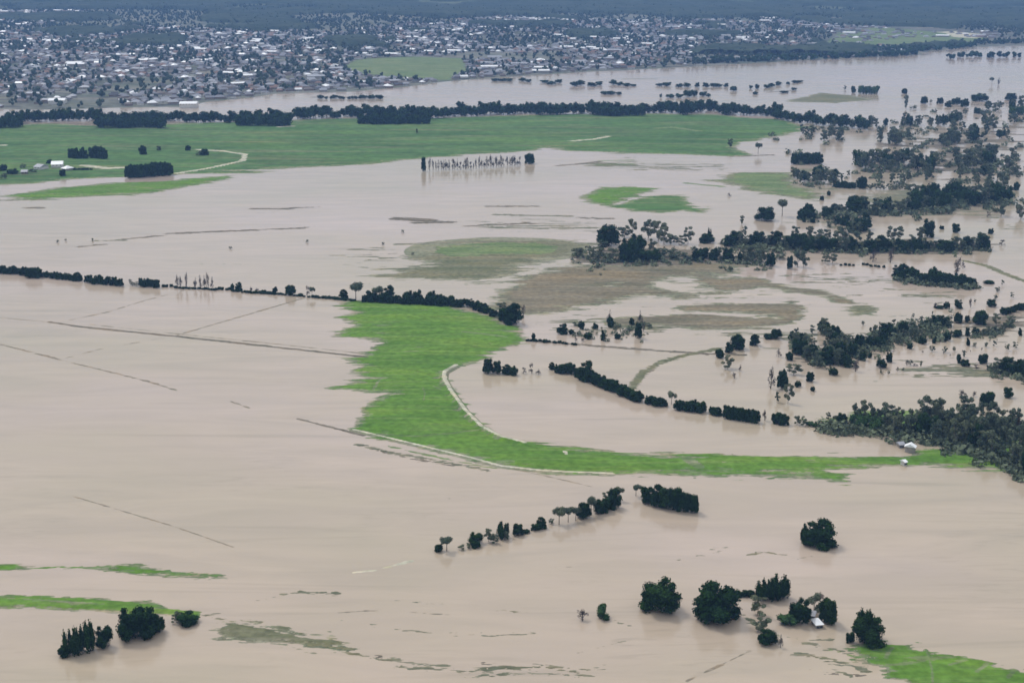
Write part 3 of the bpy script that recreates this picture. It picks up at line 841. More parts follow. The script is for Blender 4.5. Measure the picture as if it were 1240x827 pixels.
def trunk_arrays(lobes, fork, r0, r, twigs=0):
    V, Fc = [], []
    k = 0
    def add(p0, p1, a, b_, n=6):
        nonlocal k
        v, f = tube(p0, p1, a, b_, k, n)
        V.append(v); Fc.extend(f); k += len(v)
    top = (r.uniform(-.02, .02), r.uniform(-.02, .02), fork)
    add((0, 0, -0.05), top, r0, r0 * 0.65)
    for l in lobes:
        e = (l[0], l[1], max(l[2], fork + 0.03))
        mid = tuple((top[i] * 0.5 + e[i] * 0.5) + (0.03 if i == 2 else 0) for i in range(3))
        add(top, mid, r0 * 0.5, r0 * 0.3, 5)
        add(mid, e, r0 * 0.3, r0 * 0.12, 5)
        for _ in range(twigs):
            f_ = (e[0] + r.normal() * l[3] * 0.7, e[1] + r.normal() * l[4] * 0.7, e[2] + abs(r.normal()) * l[5] * 0.8)
            add(mid if r.random() < .5 else e, f_, r0 * 0.22, r0 * 0.08, 3)
    return np.concatenate(V), Fc

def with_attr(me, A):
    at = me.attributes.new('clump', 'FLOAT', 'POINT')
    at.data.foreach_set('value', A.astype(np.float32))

TPL = {}
def add_tpl(kind, lobes, n_leaf, leaf, core, fork, r0, leafm, barkm, r, twigs=0, small_leaf=None):
    cv, cf, ca = crown_arrays(lobes, n_leaf, leaf, core, r)
    tv, tf = trunk_arrays(lobes[:5], fork, r0, r, twigs)
    def mk(v, f, m, mi=None):
        ff = np.empty(len(f), dtype=object)
        for i, q in enumerate(f): ff[i] = tuple(int(z) for z in q)
        return make_mesh('m', v, ff, m, mi)
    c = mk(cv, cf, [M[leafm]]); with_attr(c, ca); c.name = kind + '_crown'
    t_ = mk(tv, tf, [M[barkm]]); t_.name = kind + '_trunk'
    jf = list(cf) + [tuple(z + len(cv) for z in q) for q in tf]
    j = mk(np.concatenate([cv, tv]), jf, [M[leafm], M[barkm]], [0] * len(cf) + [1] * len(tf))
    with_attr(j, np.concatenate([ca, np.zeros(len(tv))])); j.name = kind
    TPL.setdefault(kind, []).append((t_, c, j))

r = np.random.default_rng(11)
for v_ in range(6):      # dense round tree, foliage down to the water
    lobes = [(0, 0, 0.38, 0.38, 0.38, 0.42)]
    for k in range(22):
        a = r.uniform(0, 2 * math.pi); h = r.uniform(0.06, 0.86); rr_ = r.uniform(0.12, 0.20)
        rad = 0.36 * math.sqrt(max(0.05, 1 - ((max(h, 0.3) - 0.3) / 0.68) ** 2))
        lobes.append((rad * math.cos(a), rad * math.sin(a), h, rr_, rr_, rr_ * r.uniform(0.7, 1.1)))
    add_tpl('dense', lobes, 3000, 0.026, 0.88, 0.25, 0.03, 'leaf_dense', 'bark', r)
for v_ in range(4):      # spiry clump: several upright leaders
    lobes = [(0, 0, 0.30, 0.38, 0.34, 0.32)]
    for k in range(13):
        x, y = r.uniform(-.38, .38), r.uniform(-.36, .36); h = r.uniform(0.62, 0.98) * (1 - 0.5 * (x * x + y * y))
        lobes.append((x, y, h * 0.52, r.uniform(.10, .16), r.uniform(.10, .16), h * 0.5))
        lobes.append((x + r.uniform(-.05, .05), y, h * 0.85, .055, .055, h * 0.16))
    add_tpl('spiry', lobes, 2200, 0.026, 0.85, 0.2, 0.03, 'leaf_dense', 'bark', r)
for v_ in range(7):      # gum: open clumps on limbs, gaps between
    lobes = []
    for k in range(11):
        a = r.uniform(0, 2 * math.pi); h = r.uniform(0.36, 0.92); rad = r.uniform(0.08, 0.40) * (1.15 - 0.5 * h)
        q = r.uniform(0.09, 0.165)
        lobes.append((rad * math.cos(a), rad * math.sin(a), h, q, q, q * r.uniform(0.45, 0.75)))
    for k in range(3):
        lobes.append((r.uniform(-.25, .25), r.uniform(-.25, .25), r.uniform(.14, .34), .12, .12, .09))
    add_tpl('gum', lobes, 1500, 0.026, 0.55, 0.30, 0.026, 'leaf_gum', 'pale_bark', r, twigs=1)
for v_ in range(4):      # umbrella gum, clear trunk
    lobes = []
    for k in range(8):
        a = r.uniform(0, 2 * math.pi); rad = r.uniform(0.0, 0.36)
        lobes.append((rad * math.cos(a), rad * math.sin(a), 0.80 - 0.5 * rad * rad + r.uniform(-.08, .06), r.uniform(.14, .2), r.uniform(.14, .2), .17))
    add_tpl('umbrella', lobes, 1100, 0.028, 0.75, 0.45, 0.03, 'leaf_gum', 'bark', r)
for v_ in range(5):      # nearly bare drowned tree
    lobes = []
    for k in range(10):
        a = r.uniform(0, 2 * math.pi); h = r.uniform(0.15, 0.92); rad = r.uniform(0.05, 0.34) * (1.15 - 0.6 * h)
        lobes.append((rad * math.cos(a), rad * math.sin(a), h, .12, .12, .14))
    add_tpl('bare', lobes, 520, 0.022, 0, 0.24, 0.045, 'leaf_dry', 'dead_bark', r, twigs=7)
for v_ in range(4):      # low shrub
    lobes = []
    for k in range(9):
        a = r.uniform(0, 2 * math.pi); rad = r.uniform(0, 0.36); q = r.uniform(.14, .24)
        lobes.append((rad * math.cos(a), rad * math.sin(a), r.uniform(.2, .7), q, q, q * 1.3))
    add_tpl('shrub', lobes, 900, 0.04, 0.85, 0.2, 0.03, 'leaf_green', 'bark', r)
for v_ in range(4):      # far tree: coarser
    lobes = [(0, 0, 0.45, 0.36, 0.36, 0.42)]
    for k in range(8):
        a = r.uniform(0, 2 * math.pi); h = r.uniform(0.15, 0.85); q = r.uniform(.14, .22)
        rad = 0.34 * math.sqrt(max(0.05, 1 - ((h - 0.4) / 0.6) ** 2))
        lobes.append((rad * math.cos(a), rad * math.sin(a), h, q, q, q))
    add_tpl('fardense', lobes, 420, 0.05, 0.9, 0.25, 0.03, 'leaf_dense', 'bark', r)

LAYOUT = []       # every tree: (x, y base, width px, height px, template, name, row id)
def put(px_, py_, wpx, hpx_, tpl, name=None, row=None, label=None, cat='tree', group=None, back=0.32):
    LAYOUT.append(dict(px=px_, py=py_, w=wpx, h=hpx_, t=tpl, name=name or NAMES[tpl], row=row, label=label, cat=cat, group=group, back=back))
NAMES = dict(dense='leafy_tree', spiry='leafy_tree', gum='gum_tree', umbrella='umbrella_tree', bare='bare_tree', shrub='shrub', fardense='belt_tree')

def along(path, n, jit=1.0, r_=rng):
    P = np.array(path, float)
    d = np.r_[0, np.cumsum(np.linalg.norm(np.diff(P, axis=0), axis=1))]
    s = (np.arange(n) + 0.5 + r_.uniform(-.25, .25, n)) / n * d[-1]
    return np.stack([np.interp(s, d, P[:, 0]), np.interp(s, d, P[:, 1]) + r_.uniform(-jit, jit, n)], -1)

def row(path, n, h, wr, tpl, rid, jit=1.0, name=None, cat='tree', order=True, mix=None):
    for x, y in along(path, n, jit):
        tt = tpl
        if mix and rng.random() < mix[1]: tt = mix[0]
        hh = rng.uniform(*h)
        ww = hh * rng.uniform(*wr)
        put(x, y, ww, hh, tt, name=name, row=(rid, order), cat=cat)

# --- foreground trees, one by one
put(800, 744, 48, 42, 'dense', label='round dark tree standing alone in brown water beside two small shrubs')
put(869, 757, 54, 48, 'dense', label='largest round dark tree, west of the drowned homestead')
put(991, 664, 40, 33, 'dense', label='lone domed dark tree standing in open water north of the homestead')
put(977, 662, 20, 28, 'spiry', label='short spiky tree fused to the side of the lone domed tree')
put(925, 729, 24, 32, 'spiry', label='upright spiky tree at the back of the homestead group, thinner of the pair')
put(944, 728, 30, 33, 'spiry', label='upright spiky tree at the back of the homestead group, broader of the pair')
put(917, 748, 26, 26, 'gum', label='thin olive gum tree in front of the pair of spiky trees')
put(922, 767, 26, 24, 'gum', label='pale ragged gum tree above the dark rounded shrub')
put(929, 782, 24, 18, 'dense', name='shrub', cat='shrub', label='dark rounded shrub at the water south of the homestead')
put(945, 785, 8, 22, 'bare', label='thin bare stem beside the dark rounded shrub')
put(968, 757, 26, 32, 'dense', label='dark green tree directly west of the white homestead roof')
put(985, 744, 24, 24, 'gum', label='grey leafy tree rising behind the white homestead roof')
put(1001, 757, 22, 34, 'dense', label='dark green tree directly east of the white homestead roof')
put(993, 730, 12, 18, 'bare', label='wispy bare tree top behind the homestead roof')
put(953, 760, 28, 17, 'shrub', label='low olive shrub mass west of the homestead', cat='shrub')
put(1052, 783, 40, 40, 'dense', label='dark tree with a tall crest where the green bank enters the water')
put(1044, 779, 20, 47, 'spiry', label='spiky leader rising from the side of the crested dark tree')
put(1029, 779, 11, 14, 'dense', label='small dark tree beside the crested tree at the green bank', name='shrub', cat='shrub')
put(729, 751, 23, 20, 'shrub', label='mid green flat topped shrub west of the round dark tree', cat='shrub')
put(705, 754, 20, 17, 'bare', label='washed out brown shrub next to the mid green shrub', name='shrub', cat='shrub')
for i, x in enumerate((886, 894, 902, 909)):
    put(x, 723, 11, 8, 'dense', name='hedge_bush', cat='bush', row=(('hedge', 'bush in the hedge beside the largest round tree', 'bushes of the short homestead hedge'), True))
put(79, 796, 16, 14, 'dense', name='shrub', cat='shrub', label='low dark bush ending the tree clump below the green strip')
put(91, 795, 22, 40, 'spiry', label='dark many-topped tree in the clump nearest the low end bush')
put(107, 791, 24, 42, 'spiry', label='tallest many-topped dark tree in the lower shoreline clump')
put(126, 786, 22, 28, 'dense', label='rounded dark tree ending the many-topped clump')
put(158, 777, 36, 40, 'dense', label='big dark dome tree touching the green strip, wider half')
put(177, 774, 32, 38, 'dense', label='big dark dome tree touching the green strip, narrower half')
put(193, 767, 15, 24, 'dense', label='narrow dark tree beside the big dome on the green strip')
put(214, 756, 14, 14, 'gum', name='shrub', cat='shrub', label='pale thin shrub at the end of the green strip')
put(226, 758, 28, 16, 'dense', name='shrub', cat='shrub', label='low dark shrub at the tip of the green strip')
# --- diagonal row in the middle foreground
D6 = ('diag', 'tree in the broken diagonal row standing in brown water', 'trees of the broken diagonal row')
for (x, y, w_, h_, tp) in [(532, 669, 9, 10, 'dense'), (541, 669, 16, 20, 'umbrella'), (559, 667, 9, 7, 'gum'), (568, 665, 8, 8, 'gum'), (575, 660, 16, 15, 'dense'), (576, 664, 10, 9, 'dense'), (592, 658, 13, 18, 'gum'),
                           (599, 660, 12, 14, 'gum'), (607, 653, 14, 23, 'spiry'), (613, 655, 9, 12, 'gum'), (627, 649, 12, 15, 'dense'), (637, 646, 8, 5, 'dense'), (648, 643, 9, 9, 'dense'), (655, 641, 11, 14, 'dense')]:
    put(x, y, w_ * 1.2, h_, tp, row=(D6, True))
D6b = ('diagb', 'tree in the close set tree line ending at the water gap', 'trees of the close set diagonal line')
for (x, y, w_, h_, tp) in [(668, 635, 9, 8, 'gum'), (677, 637, 19, 22, 'umbrella'), (688, 634, 15, 20, 'umbrella'), (697, 632, 14, 19, 'umbrella'), (707, 629, 18, 20, 'dense'), (716, 625, 16, 24, 'umbrella'),
                           (724, 623, 15, 18, 'dense'), (733, 621, 15, 18, 'dense'), (736, 612, 16, 18, 'gum'), (744, 617, 17, 26, 'dense'), (749, 608, 14, 18, 'umbrella')]:
    put(x, y, w_, h_, tp, row=(D6b, True))
D7 = ('blk', 'tree in the solid dark block beyond the gap', 'trees of the solid dark block in the water')
for (x, y, w_, h_, tp) in [(770, 602, 14, 15, 'umbrella'), (783, 610, 17, 22, 'dense'), (795, 614, 20, 26, 'dense'), (807, 617, 20, 29, 'dense'), (818, 619, 20, 28, 'dense'), (829, 621, 19, 27, 'dense'), (838, 622, 15, 25, 'dense')]:
    put(x, y, w_, h_, tp, row=(D7, True))

# --- windbreak across the left middle
WB = ('wb', 'low tree in the long windbreak', 'trees of the long low windbreak')
row([(-8, 330), (50, 335), (99, 341)], 30, (6, 11), (0.7, 1.1), 'dense', WB)
for x in (36, 41, 46): put(x, 337, 11, 14, 'dense', label=None, row=(('wbt', 'domed tree bulging from the windbreak', 'domed trees of the windbreak'), True))
row([(104, 343), (148, 347)], 12, (8, 11), (0.6, 0.9), 'dense', ('wb2', 'tree in the second short section of the windbreak', 'trees of the second windbreak section'))
row([(156, 346), (168, 347)], 4, (6, 8), (0.6, 0.9), 'gum', ('wb3', 'thin grey tree opening the third windbreak section', 'thin trees of the third windbreak section'))
row([(169, 347), (192, 349)], 7, (9, 12), (0.6, 0.8), 'dense', ('wb4', 'dark tree in the third short section of the windbreak', 'dark trees of the third windbreak section'))
row([(197, 348), (209, 348)], 3, (3, 4), (1.2, 1.5), 'dense', ('wb5', 'low dark bush in the gap of the windbreak', 'bushes in the windbreak gap'), name='shrub', cat='shrub')
row([(212, 349), (262, 352)], 13, (2.2, 3.6), (1.4, 2.2), 'dense', ('wg1', 'low scrub bush beneath the bare windbreak trees', 'scrub beneath the bare trees'), name='shrub', cat='shrub', jit=.4)
row([(286, 354), (348, 358), (430, 365)], 32, (2.0, 3.8), (1.4, 2.2), 'dense', ('wg2', 'low scrub bush along the sparse windbreak', 'scrub along the sparse windbreak'), name='shrub', cat='shrub', jit=.4)
BT = ('bt', 'tall bare grey tree in the leafless part of the windbreak', 'bare trees of the windbreak')
for x, h_ in ((215, 19), (219, 17), (226, 20), (237, 18), (243, 16), (248, 22), (252, 20), (257, 14)):
    put(x, 350, 7, h_, 'bare', row=(BT, True))
row([(264, 350), (284, 353)], 5, (3, 4), (1.2, 1.6), 'dense', ('wb6', 'low dark bush in the sparse half of the windbreak', 'bushes of the sparse windbreak half'), name='shrub', cat='shrub')
for (x, y, w_, h_, tp, lb) in [(282, 352, 5, 9, 'dense', 'slim dark tree of the touching pair in the sparse windbreak half'), (289, 353, 9, 11, 'dense', 'rounder dark tree of the touching pair in the sparse windbreak half'),
                               (304, 354, 5, 10, 'bare', 'small bare tree between the touching pair and the square dark tree'), (311, 354, 7, 7, 'bare', 'stunted grey tree by the small bare tree in the windbreak'),
                               (333, 355, 7, 8, 'dense', 'small dark tree just before the square dark windbreak tree'),
                               (352, 358, 13, 14, 'dense', 'square dark tree standing clear in the sparse windbreak half'), (372, 359, 8, 14, 'bare', 'bare arching tree next to the square dark windbreak tree'),
                               (378, 360, 8, 13, 'umbrella', 'thin dark leaning tree beside the bare arching tree'), (416, 362, 11, 11, 'dense', 'small dark tree next to the umbrella shaped tree'),
                               (431, 365, 19, 23, 'umbrella', 'umbrella shaped tree with a clear trunk where the green field begins')]:
    put(x, y, w_, h_, tp, label=lb)
row([(315, 355), (330, 356)], 4, (3, 4), (1.2, 1.6), 'dense', ('wb7', 'low bush before the square dark windbreak tree', 'bushes before the square windbreak tree'), name='shrub', cat='shrub')
row([(388, 361), (412, 363)], 6, (2.6, 4), (1.2, 1.6), 'dense', ('wb8', 'low bush before the umbrella shaped tree', 'bushes before the umbrella tree'), name='shrub', cat='shrub')
FH = ('fh', 'tree in the hedge topping the bright green field', 'trees along the top of the green field')
row([(440, 366), (480, 368), (540, 371), (564, 372)], 22, (9, 13), (0.8, 1.1), 'dense', FH)
for (x, y, w_, h_) in [(449, 366, 14, 14), (460, 366, 18, 19), (471, 366, 15, 20), (496, 368, 16, 16), (506, 368, 13, 18), (524, 369, 15, 17), (533, 370, 13, 15)]:
    put(x, y, w_, h_, 'dense' if x != 460 else 'umbrella', row=(FH, True))
row([(565, 371), (610, 388)], 6, (9, 13), (0.9, 1.1), 'dense', ('fh2', 'dark tree at the curved end of the green field', 'trees at the curved end of the green field'))
put(613, 390, 18, 20, 'dense', label='dark tree beside the large corner tree of the green field')
put(622, 394, 22, 28, 'dense', label='large dark tree at the corner of the bright green field')
put(608, 377, 16, 12, 'gum', label='grey tree behind the large corner tree of the green field')
put(634, 383, 9, 14, 'bare', label='bare grey tree against the large corner tree')
row([(636, 413), (700, 418)], 12, (3, 4.5), (1.2, 1.8), 'dense', ('lb', 'low bush on the thin bank east of the green field corner', 'bushes on the thin bank'), name='shrub', cat='shrub', jit=0.6)
put(646, 413, 5, 10, 'dense', label='small upright tree on the thin bank east of the green field corner')

# --- drowned garden scatter in the centre
for (x, y, w_, h_, tp) in [(681, 405, 13, 13, 'dense'), (692, 405, 7, 6, 'dense'), (704, 399, 8, 11, 'dense'), (712, 411, 10, 9, 'dense'), (721, 399, 7, 8, 'dense'), (730, 413, 5, 14, 'dense'), (739, 397, 9, 14, 'dense'),
                           (738, 394, 10, 24, 'bare'), (748, 411, 8, 7, 'dense'), (748, 398, 14, 5, 'gum'), (765, 394, 7, 9, 'dense'), (773, 410, 9, 20, 'dense'), (775, 393, 9, 22, 'bare'), (779, 402, 7, 10, 'bare'), (783, 396, 10, 5, 'gum'),
                           (706, 414, 7, 7, 'bare'), (697, 414, 6, 6, 'bare'), (760, 402, 10, 5, 'gum')]:
    put(x, y, w_, h_, tp, row=(('gd', 'in the drowned garden by the green field', 'drowned garden trees'), 'size'))
# --- levee row
for (x, y, w_, h_, tp, lb) in [(591, 453, 13, 19, 'dense', 'tallest of the four dark trees at the edge of the walled pond of floodwater'), (602, 453, 12, 16, 'dense', 'peaked second of four dark trees beside the levee bend'),
                               (613, 454, 13, 12, 'dense', 'low third of four dark trees beside the levee bend'), (623, 455, 11, 12, 'dense', 'last low dark tree of four beside the levee bend'),
                               (634, 453, 9, 9, 'bare', 'small bare grey tree nearest the four dark trees'), (644, 453, 9, 14, 'bare', 'taller bare grey tree of the leafless trio'), (652, 454, 9, 9, 'bare', 'last bare grey tree of the leafless trio'),
                               (668, 448, 8, 9, 'dense', 'tiny dark tree starting the sloping shelterbelt'), (709, 462, 20, 25, 'dense', 'tall arched tree crowning the sloping shelterbelt')]:
    put(x, y, w_, h_, tp, label=lb)
SB = ('sb', 'dark tree in the sloping shelterbelt', 'trees of the sloping shelterbelt')
row([(674, 451), (700, 456), (722, 468), (750, 478), (777, 488)], 26, (11, 16), (0.8, 1.1), 'dense', SB, jit=1.5)
row([(783, 490), (805, 494)], 5, (9, 13), (0.8, 1.0), 'dense', ('sb2', 'dark tree in the short run past the sloping shelterbelt', 'trees of the short run past the shelterbelt'))
put(813, 491, 13, 17, 'umbrella', label='taller umbrella topped tree between two runs of the shelterbelt')
row([(818, 496), (851, 501)], 8, (12, 15), (0.8, 1.0), 'dense', ('sb3', 'dark tree in the run before the clipped hedge block', 'trees before the clipped hedge block'))
row([(861, 502), (871, 505)], 3, (10, 13), (0.8, 1.0), 'dense', ('sb4', 'dark tree touching the clipped hedge block', 'trees touching the clipped block'))
row([(877, 507), (918, 513)], 13, (16, 17.5), (0.5, 0.6), 'dense', ('sb5', 'tree of the solid clipped looking block in the shelterbelt', 'trees of the clipped block'), jit=0.3)
put(926, 510, 10, 15, 'bare', label='pale bare tree just past the clipped block')
row([(937, 513), (953, 515)], 3, (14, 17), (0.8, 1.0), 'dense', ('sb6', 'dark tree of the trio past the pale bare tree', 'trio past the pale bare tree'))
row([(962, 515), (974, 516)], 2, (13, 16), (0.7, 0.9), 'gum', ('sb7', 'grey green tree of the pair past the dark trio', 'grey green pair'))
row([(976, 516), (1008, 520)], 9, (4, 7), (1.0, 1.4), 'shrub', ('sb8', 'low green shrub on the bank before the river gums', 'shrubs on the bank'), name='shrub', cat='shrub')
put(1019, 516, 13, 16, 'dense', label='round dark tree standing before the river gum thicket')
put(1003, 510, 8, 12, 'gum', label='thin pale tree before the round dark bank tree')
row([(1030, 517), (1068, 524)], 8, (14, 20), (0.7, 0.9), 'shrub', ('sg', 'leafy green tree at the start of the river gum bank', 'green trees at the bank start'), name='leafy_tree', jit=3)
GB = ('gb', 'in the gum stand on the grassy bank', 'riverside gums on the grassy bank')
row([(1032, 510), (1062, 516), (1090, 520)], 9, (20, 30), (0.5, 0.7), 'gum', GB, jit=3, order=False)
row([(1068, 526), (1110, 528), (1135, 536), (1180, 546), (1216, 560), (1262, 584)], 26, (24, 36), (0.6, 0.85), 'gum', GB, jit=3, order=False, mix=('dense', 0.35))
row([(1110, 514), (1150, 524), (1200, 538), (1255, 556)], 18, (28, 40), (0.55, 0.75), 'gum', GB, jit=4, order=False)
row([(1160, 500), (1200, 512), (1250, 528)], 9, (22, 32), (0.55, 0.75), 'gum', GB, jit=6, order=False)
for (x, y, w_, h_, tp, lb) in [(1164, 483, 14, 12, 'bare', 'purplish bare tree behind the riverside gum stand'), (1179, 481, 10, 8, 'bare', 'small faint bare tree behind the riverside gum stand'),
                               (1195, 492, 18, 18, 'dense', 'dark tree poking above the back of the riverside gum stand'), (1220, 482, 12, 14, 'dense', 'lone square dark tree behind the riverside gum stand'),
                               (1232, 524, 10, 32, 'bare', 'tall forked bare tree at the east end of the gum stand'), (1222, 520, 9, 18, 'dense', 'short dark tree by the tall forked bare tree')]:
    put(x, y, w_, h_, tp, label=lb)

# --- loop of trees on the right
for (x, y, w_, h_, tp, lb) in [(891, 424, 20, 19, 'dense', 'bushy dark tree at the tip of the curved bank'), (883, 428, 10, 14, 'dense', 'smaller tree joined to the bushy tree at the bank tip'),
                               (914, 419, 12, 15, 'dense', 'egg shaped dark tree standing alone in calm water'), (930, 411, 12, 7, 'dense', 'low dark tree joined to a rounder one near the olive marsh'),
                               (940, 411, 13, 14, 'dense', 'round dark tree just below the olive marsh'), (871, 434, 11, 12, 'dense', 'small dark tree at the top of the slanting pair'),
                               (881, 448, 18, 20, 'gum', 'grey green tree at the foot of the slanting pair'), (889, 459, 9, 8, 'bare', 'small reddish bush below the slanting pair'),
                               (896, 450, 7, 8, 'bare', 'bare twiggy tree beside the slanting pair'), (943, 433, 10, 10, 'bare', 'reddish bare bush in open water, thinner of two'),
                               (955, 437, 10, 11, 'dense', 'reddish dark bush in open water, darker of two'), (933, 472, 16, 27, 'bare', 'tall purplish bare tree beside the dark green column tree'),
                               (947, 472, 13, 26, 'dense', 'dark green column shaped tree standing in open water'), (954, 490, 15, 28, 'gum', 'pale drooping gum just south of the column shaped tree'),
                               (941, 488, 8, 14, 'gum', 'small grey tree against the pale drooping gum'), (961, 456, 22, 16, 'gum', 'spreading grey tree above the two dark dots'),
                               (966, 469, 8, 8, 'dense', 'round dark dot of a tree in open water'), (981, 463, 10, 13, 'dense', 'dark ragged tree east of the round dot tree'), (984, 474, 6, 6, 'dense', 'tiniest dark tree below the ragged one'),
                               (1009, 455, 11, 10, 'dense', 'round dark tree below the thick loop of gums'), (1026, 445, 11, 16, 'dense', 'dark upright tree below the thick loop of gums'), (1036, 451, 14, 16, 'bare', 'brown twiggy tree below the thick loop of gums'),
                               (1044, 437, 9, 11, 'dense', 'dark oval tree under the loop of gums'), (1054, 434, 5, 8, 'dense', 'slim dark tree under the loop of gums'),
                               (1067, 446, 12, 12, 'dense', 'dark wedge shaped tree in open water'), (1076, 439, 8, 13, 'dense', 'leaning dark tree above the wedge shaped one'), (1098, 443, 8, 8, 'bare', 'brown forked bush in open water'),
                               (1087, 450, 6, 6, 'bare', 'tiny brown bush below the forked bush'), (1108, 444, 9, 4, 'bare', 'flat brown drift of branches beside the forked bush'), (1102, 423, 7, 8, 'dense', 'little dark tree at the loop edge'),
                               (1161, 440, 6, 12, 'dense', 'narrow leaning tree of the dark duo'), (1168, 444, 12, 9, 'dense', 'squat tree of the dark duo'), (1190, 441, 12, 13, 'dense', 'dark peaked tree between the duo and the eastern grove'),
                               (1183, 447, 12, 6, 'bare', 'brown flooded bush under the peaked tree'), (1235, 407, 5, 10, 'dense', 'thin dark tree near the eastern frame edge'),
                               (1133, 374, 9, 8, 'bare', 'bare tree at the head of the short tree line'), (1137, 374, 12, 4, 'dense', 'low black bush at the head of the short tree line'), (1146, 374, 8, 9, 'dense', 'small ball tree in the short tree line'),
                               (1160, 374, 10, 12, 'dense', 'square ball tree in the short tree line'), (1175, 373, 8, 13, 'bare', 'crooked tree in the short tree line'), (1200, 372, 12, 10, 'dense', 'rounded tree ending the short tree line'),
                               (1187, 394, 18, 18, 'dense', 'large ring shaped dark tree of the upper loop'), (1206, 395, 13, 15, 'gum', 'grey tree next to the ring shaped one'), (1160, 392, 10, 14, 'dense', 'pointed dark tree west of the ring shaped one'),
                               (1171, 391, 6, 10, 'dense', 'narrow tree between the pointed and ring shaped trees')]:
    put(x, y, w_, h_, tp, label=lb)
LG = ('lg', 'in the curving stand on the river bend', 'gums of the curving river bend stand')
for (x, y, n_, rx, ry, h0, h1) in [(968, 412, 4, 8, 4, 12, 15), (975, 426, 5, 10, 5, 15, 20), (990, 404, 4, 10, 3, 14, 19), (1003, 410, 5, 8, 6, 15, 22), (985, 440, 6, 12, 5, 18, 22), (1008, 436, 7, 12, 6, 18, 24),
                                   (1024, 426, 6, 12, 5, 16, 22), (1050, 420, 7, 16, 4, 14, 20), (1072, 414, 7, 14, 5, 14, 21), (1095, 406, 7, 14, 5, 13, 18), (1122, 396, 5, 12, 3, 9, 12), (1142, 395, 5, 9, 2, 12, 15)]:
    for _ in range(int(n_ * 1.4)):
        h_ = rng.uniform(h0 * 0.7, h1)
        put(x + rng.uniform(-rx, rx) * 1.25, y + rng.uniform(-ry, ry) * 1.4, h_ * rng.uniform(.6, 1.0), h_, 'gum' if rng.random() < .7 else 'dense', name='gum_tree', row=(LG, False))
LL = ('ll', 'small tree in the thin lower line following the river bend', 'trees of the thin lower line')
for (x, y, w_, h_) in [(1117, 417, 10, 9), (1131, 416, 5, 8), (1146, 413, 10, 11), (1160, 409, 11, 10), (1171, 408, 6, 12), (1172, 419, 5, 10), (1181, 406, 9, 10)]:
    put(x, y, w_, h_, 'dense', row=(LL, True))
row([(1188, 405), (1210, 404), (1222, 396), (1227, 388)], 11, (7, 10), (0.9, 1.2), 'gum', LL, name='leafy_tree')
row([(1213, 382), (1230, 378), (1262, 372)], 8, (9, 11), (0.9, 1.2), 'dense', ('ur', 'dark tree in the line leaving the frame above the river bend', 'trees of the upper eastern line'))
row([(1206, 449), (1225, 452), (1262, 458)], 8, (16, 22), (0.7, 0.9), 'dense', ('eg', 'dark green tree of the eastern grove in the river bend', 'trees of the eastern grove'), jit=3, mix=('gum', 0.3))
row([(1060, 452), (1120, 436), (1180, 428), (1238, 424)], 14, (5, 10), (0.7, 1.1), 'gum', ('rs', 'small grey tree scattered in the river bend', 'small scattered bend trees'), name='bend_gum', jit=9)
row([(1030, 395), (1100, 385), (1180, 372), (1236, 362)], 9, (4, 8), (0.7, 1.1), 'gum', ('rs2', 'small grey tree scattered above the river bend', 'small trees above the bend'), name='bend_gum', jit=7)
row([(1112, 424), (1120, 426), (1160, 430), (1215, 412)], 9, (2.5, 4.5), (0.6, 0.9), 'bare', ('sn', 'tiny snag breaking the water below the thin line of trees', 'snags below the thin line'), name='snag', cat='snag', jit=5)

# --- middle right
row([(1085, 337), (1110, 342), (1150, 346), (1180, 349)], 22, (11, 17), (0.8, 1.0), 'dense', ('iv', 'on the long wooded islet', 'trees of the long wooded islet'), jit=1.5, order=False)
put(1094, 337, 16, 17, 'dense', label='domed tree opening the long wooded islet')
put(1131, 341, 15, 18, 'dense', label='domed tree midway along the long wooded islet')
put(1158, 336, 17, 24, 'bare', label='purple grey bare tree rising behind the long wooded islet')
put(1166, 326, 7, 10, 'bare', label='small bare tree next to the purple grey one')
put(1196, 344, 14, 4, 'dense', name='shrub', cat='shrub', label='flat dark bush past the end of the wooded islet')
put(1208, 354, 8, 7, 'gum', name='shrub', cat='shrub', label='pale round bush past the end of the wooded islet')
put(1214, 345, 5, 6, 'gum', name='shrub', cat='shrub', label='tiny pale bush past the end of the wooded islet')
BR = ('br', 'in the long dense line of river trees', 'gums of the long dense river bank')
row([(879, 297), (940, 300), (1000, 304), (1060, 306), (1120, 305), (1194, 303)], 46, (13, 20), (0.75, 1.05), 'gum', BR, jit=2, order=False, mix=('dense', 0.45), name='river_gum')
row([(960, 294), (1040, 296), (1120, 296)], 13, (14, 22), (0.7, 0.95), 'gum', BR, jit=3, order=False, name='river_gum')
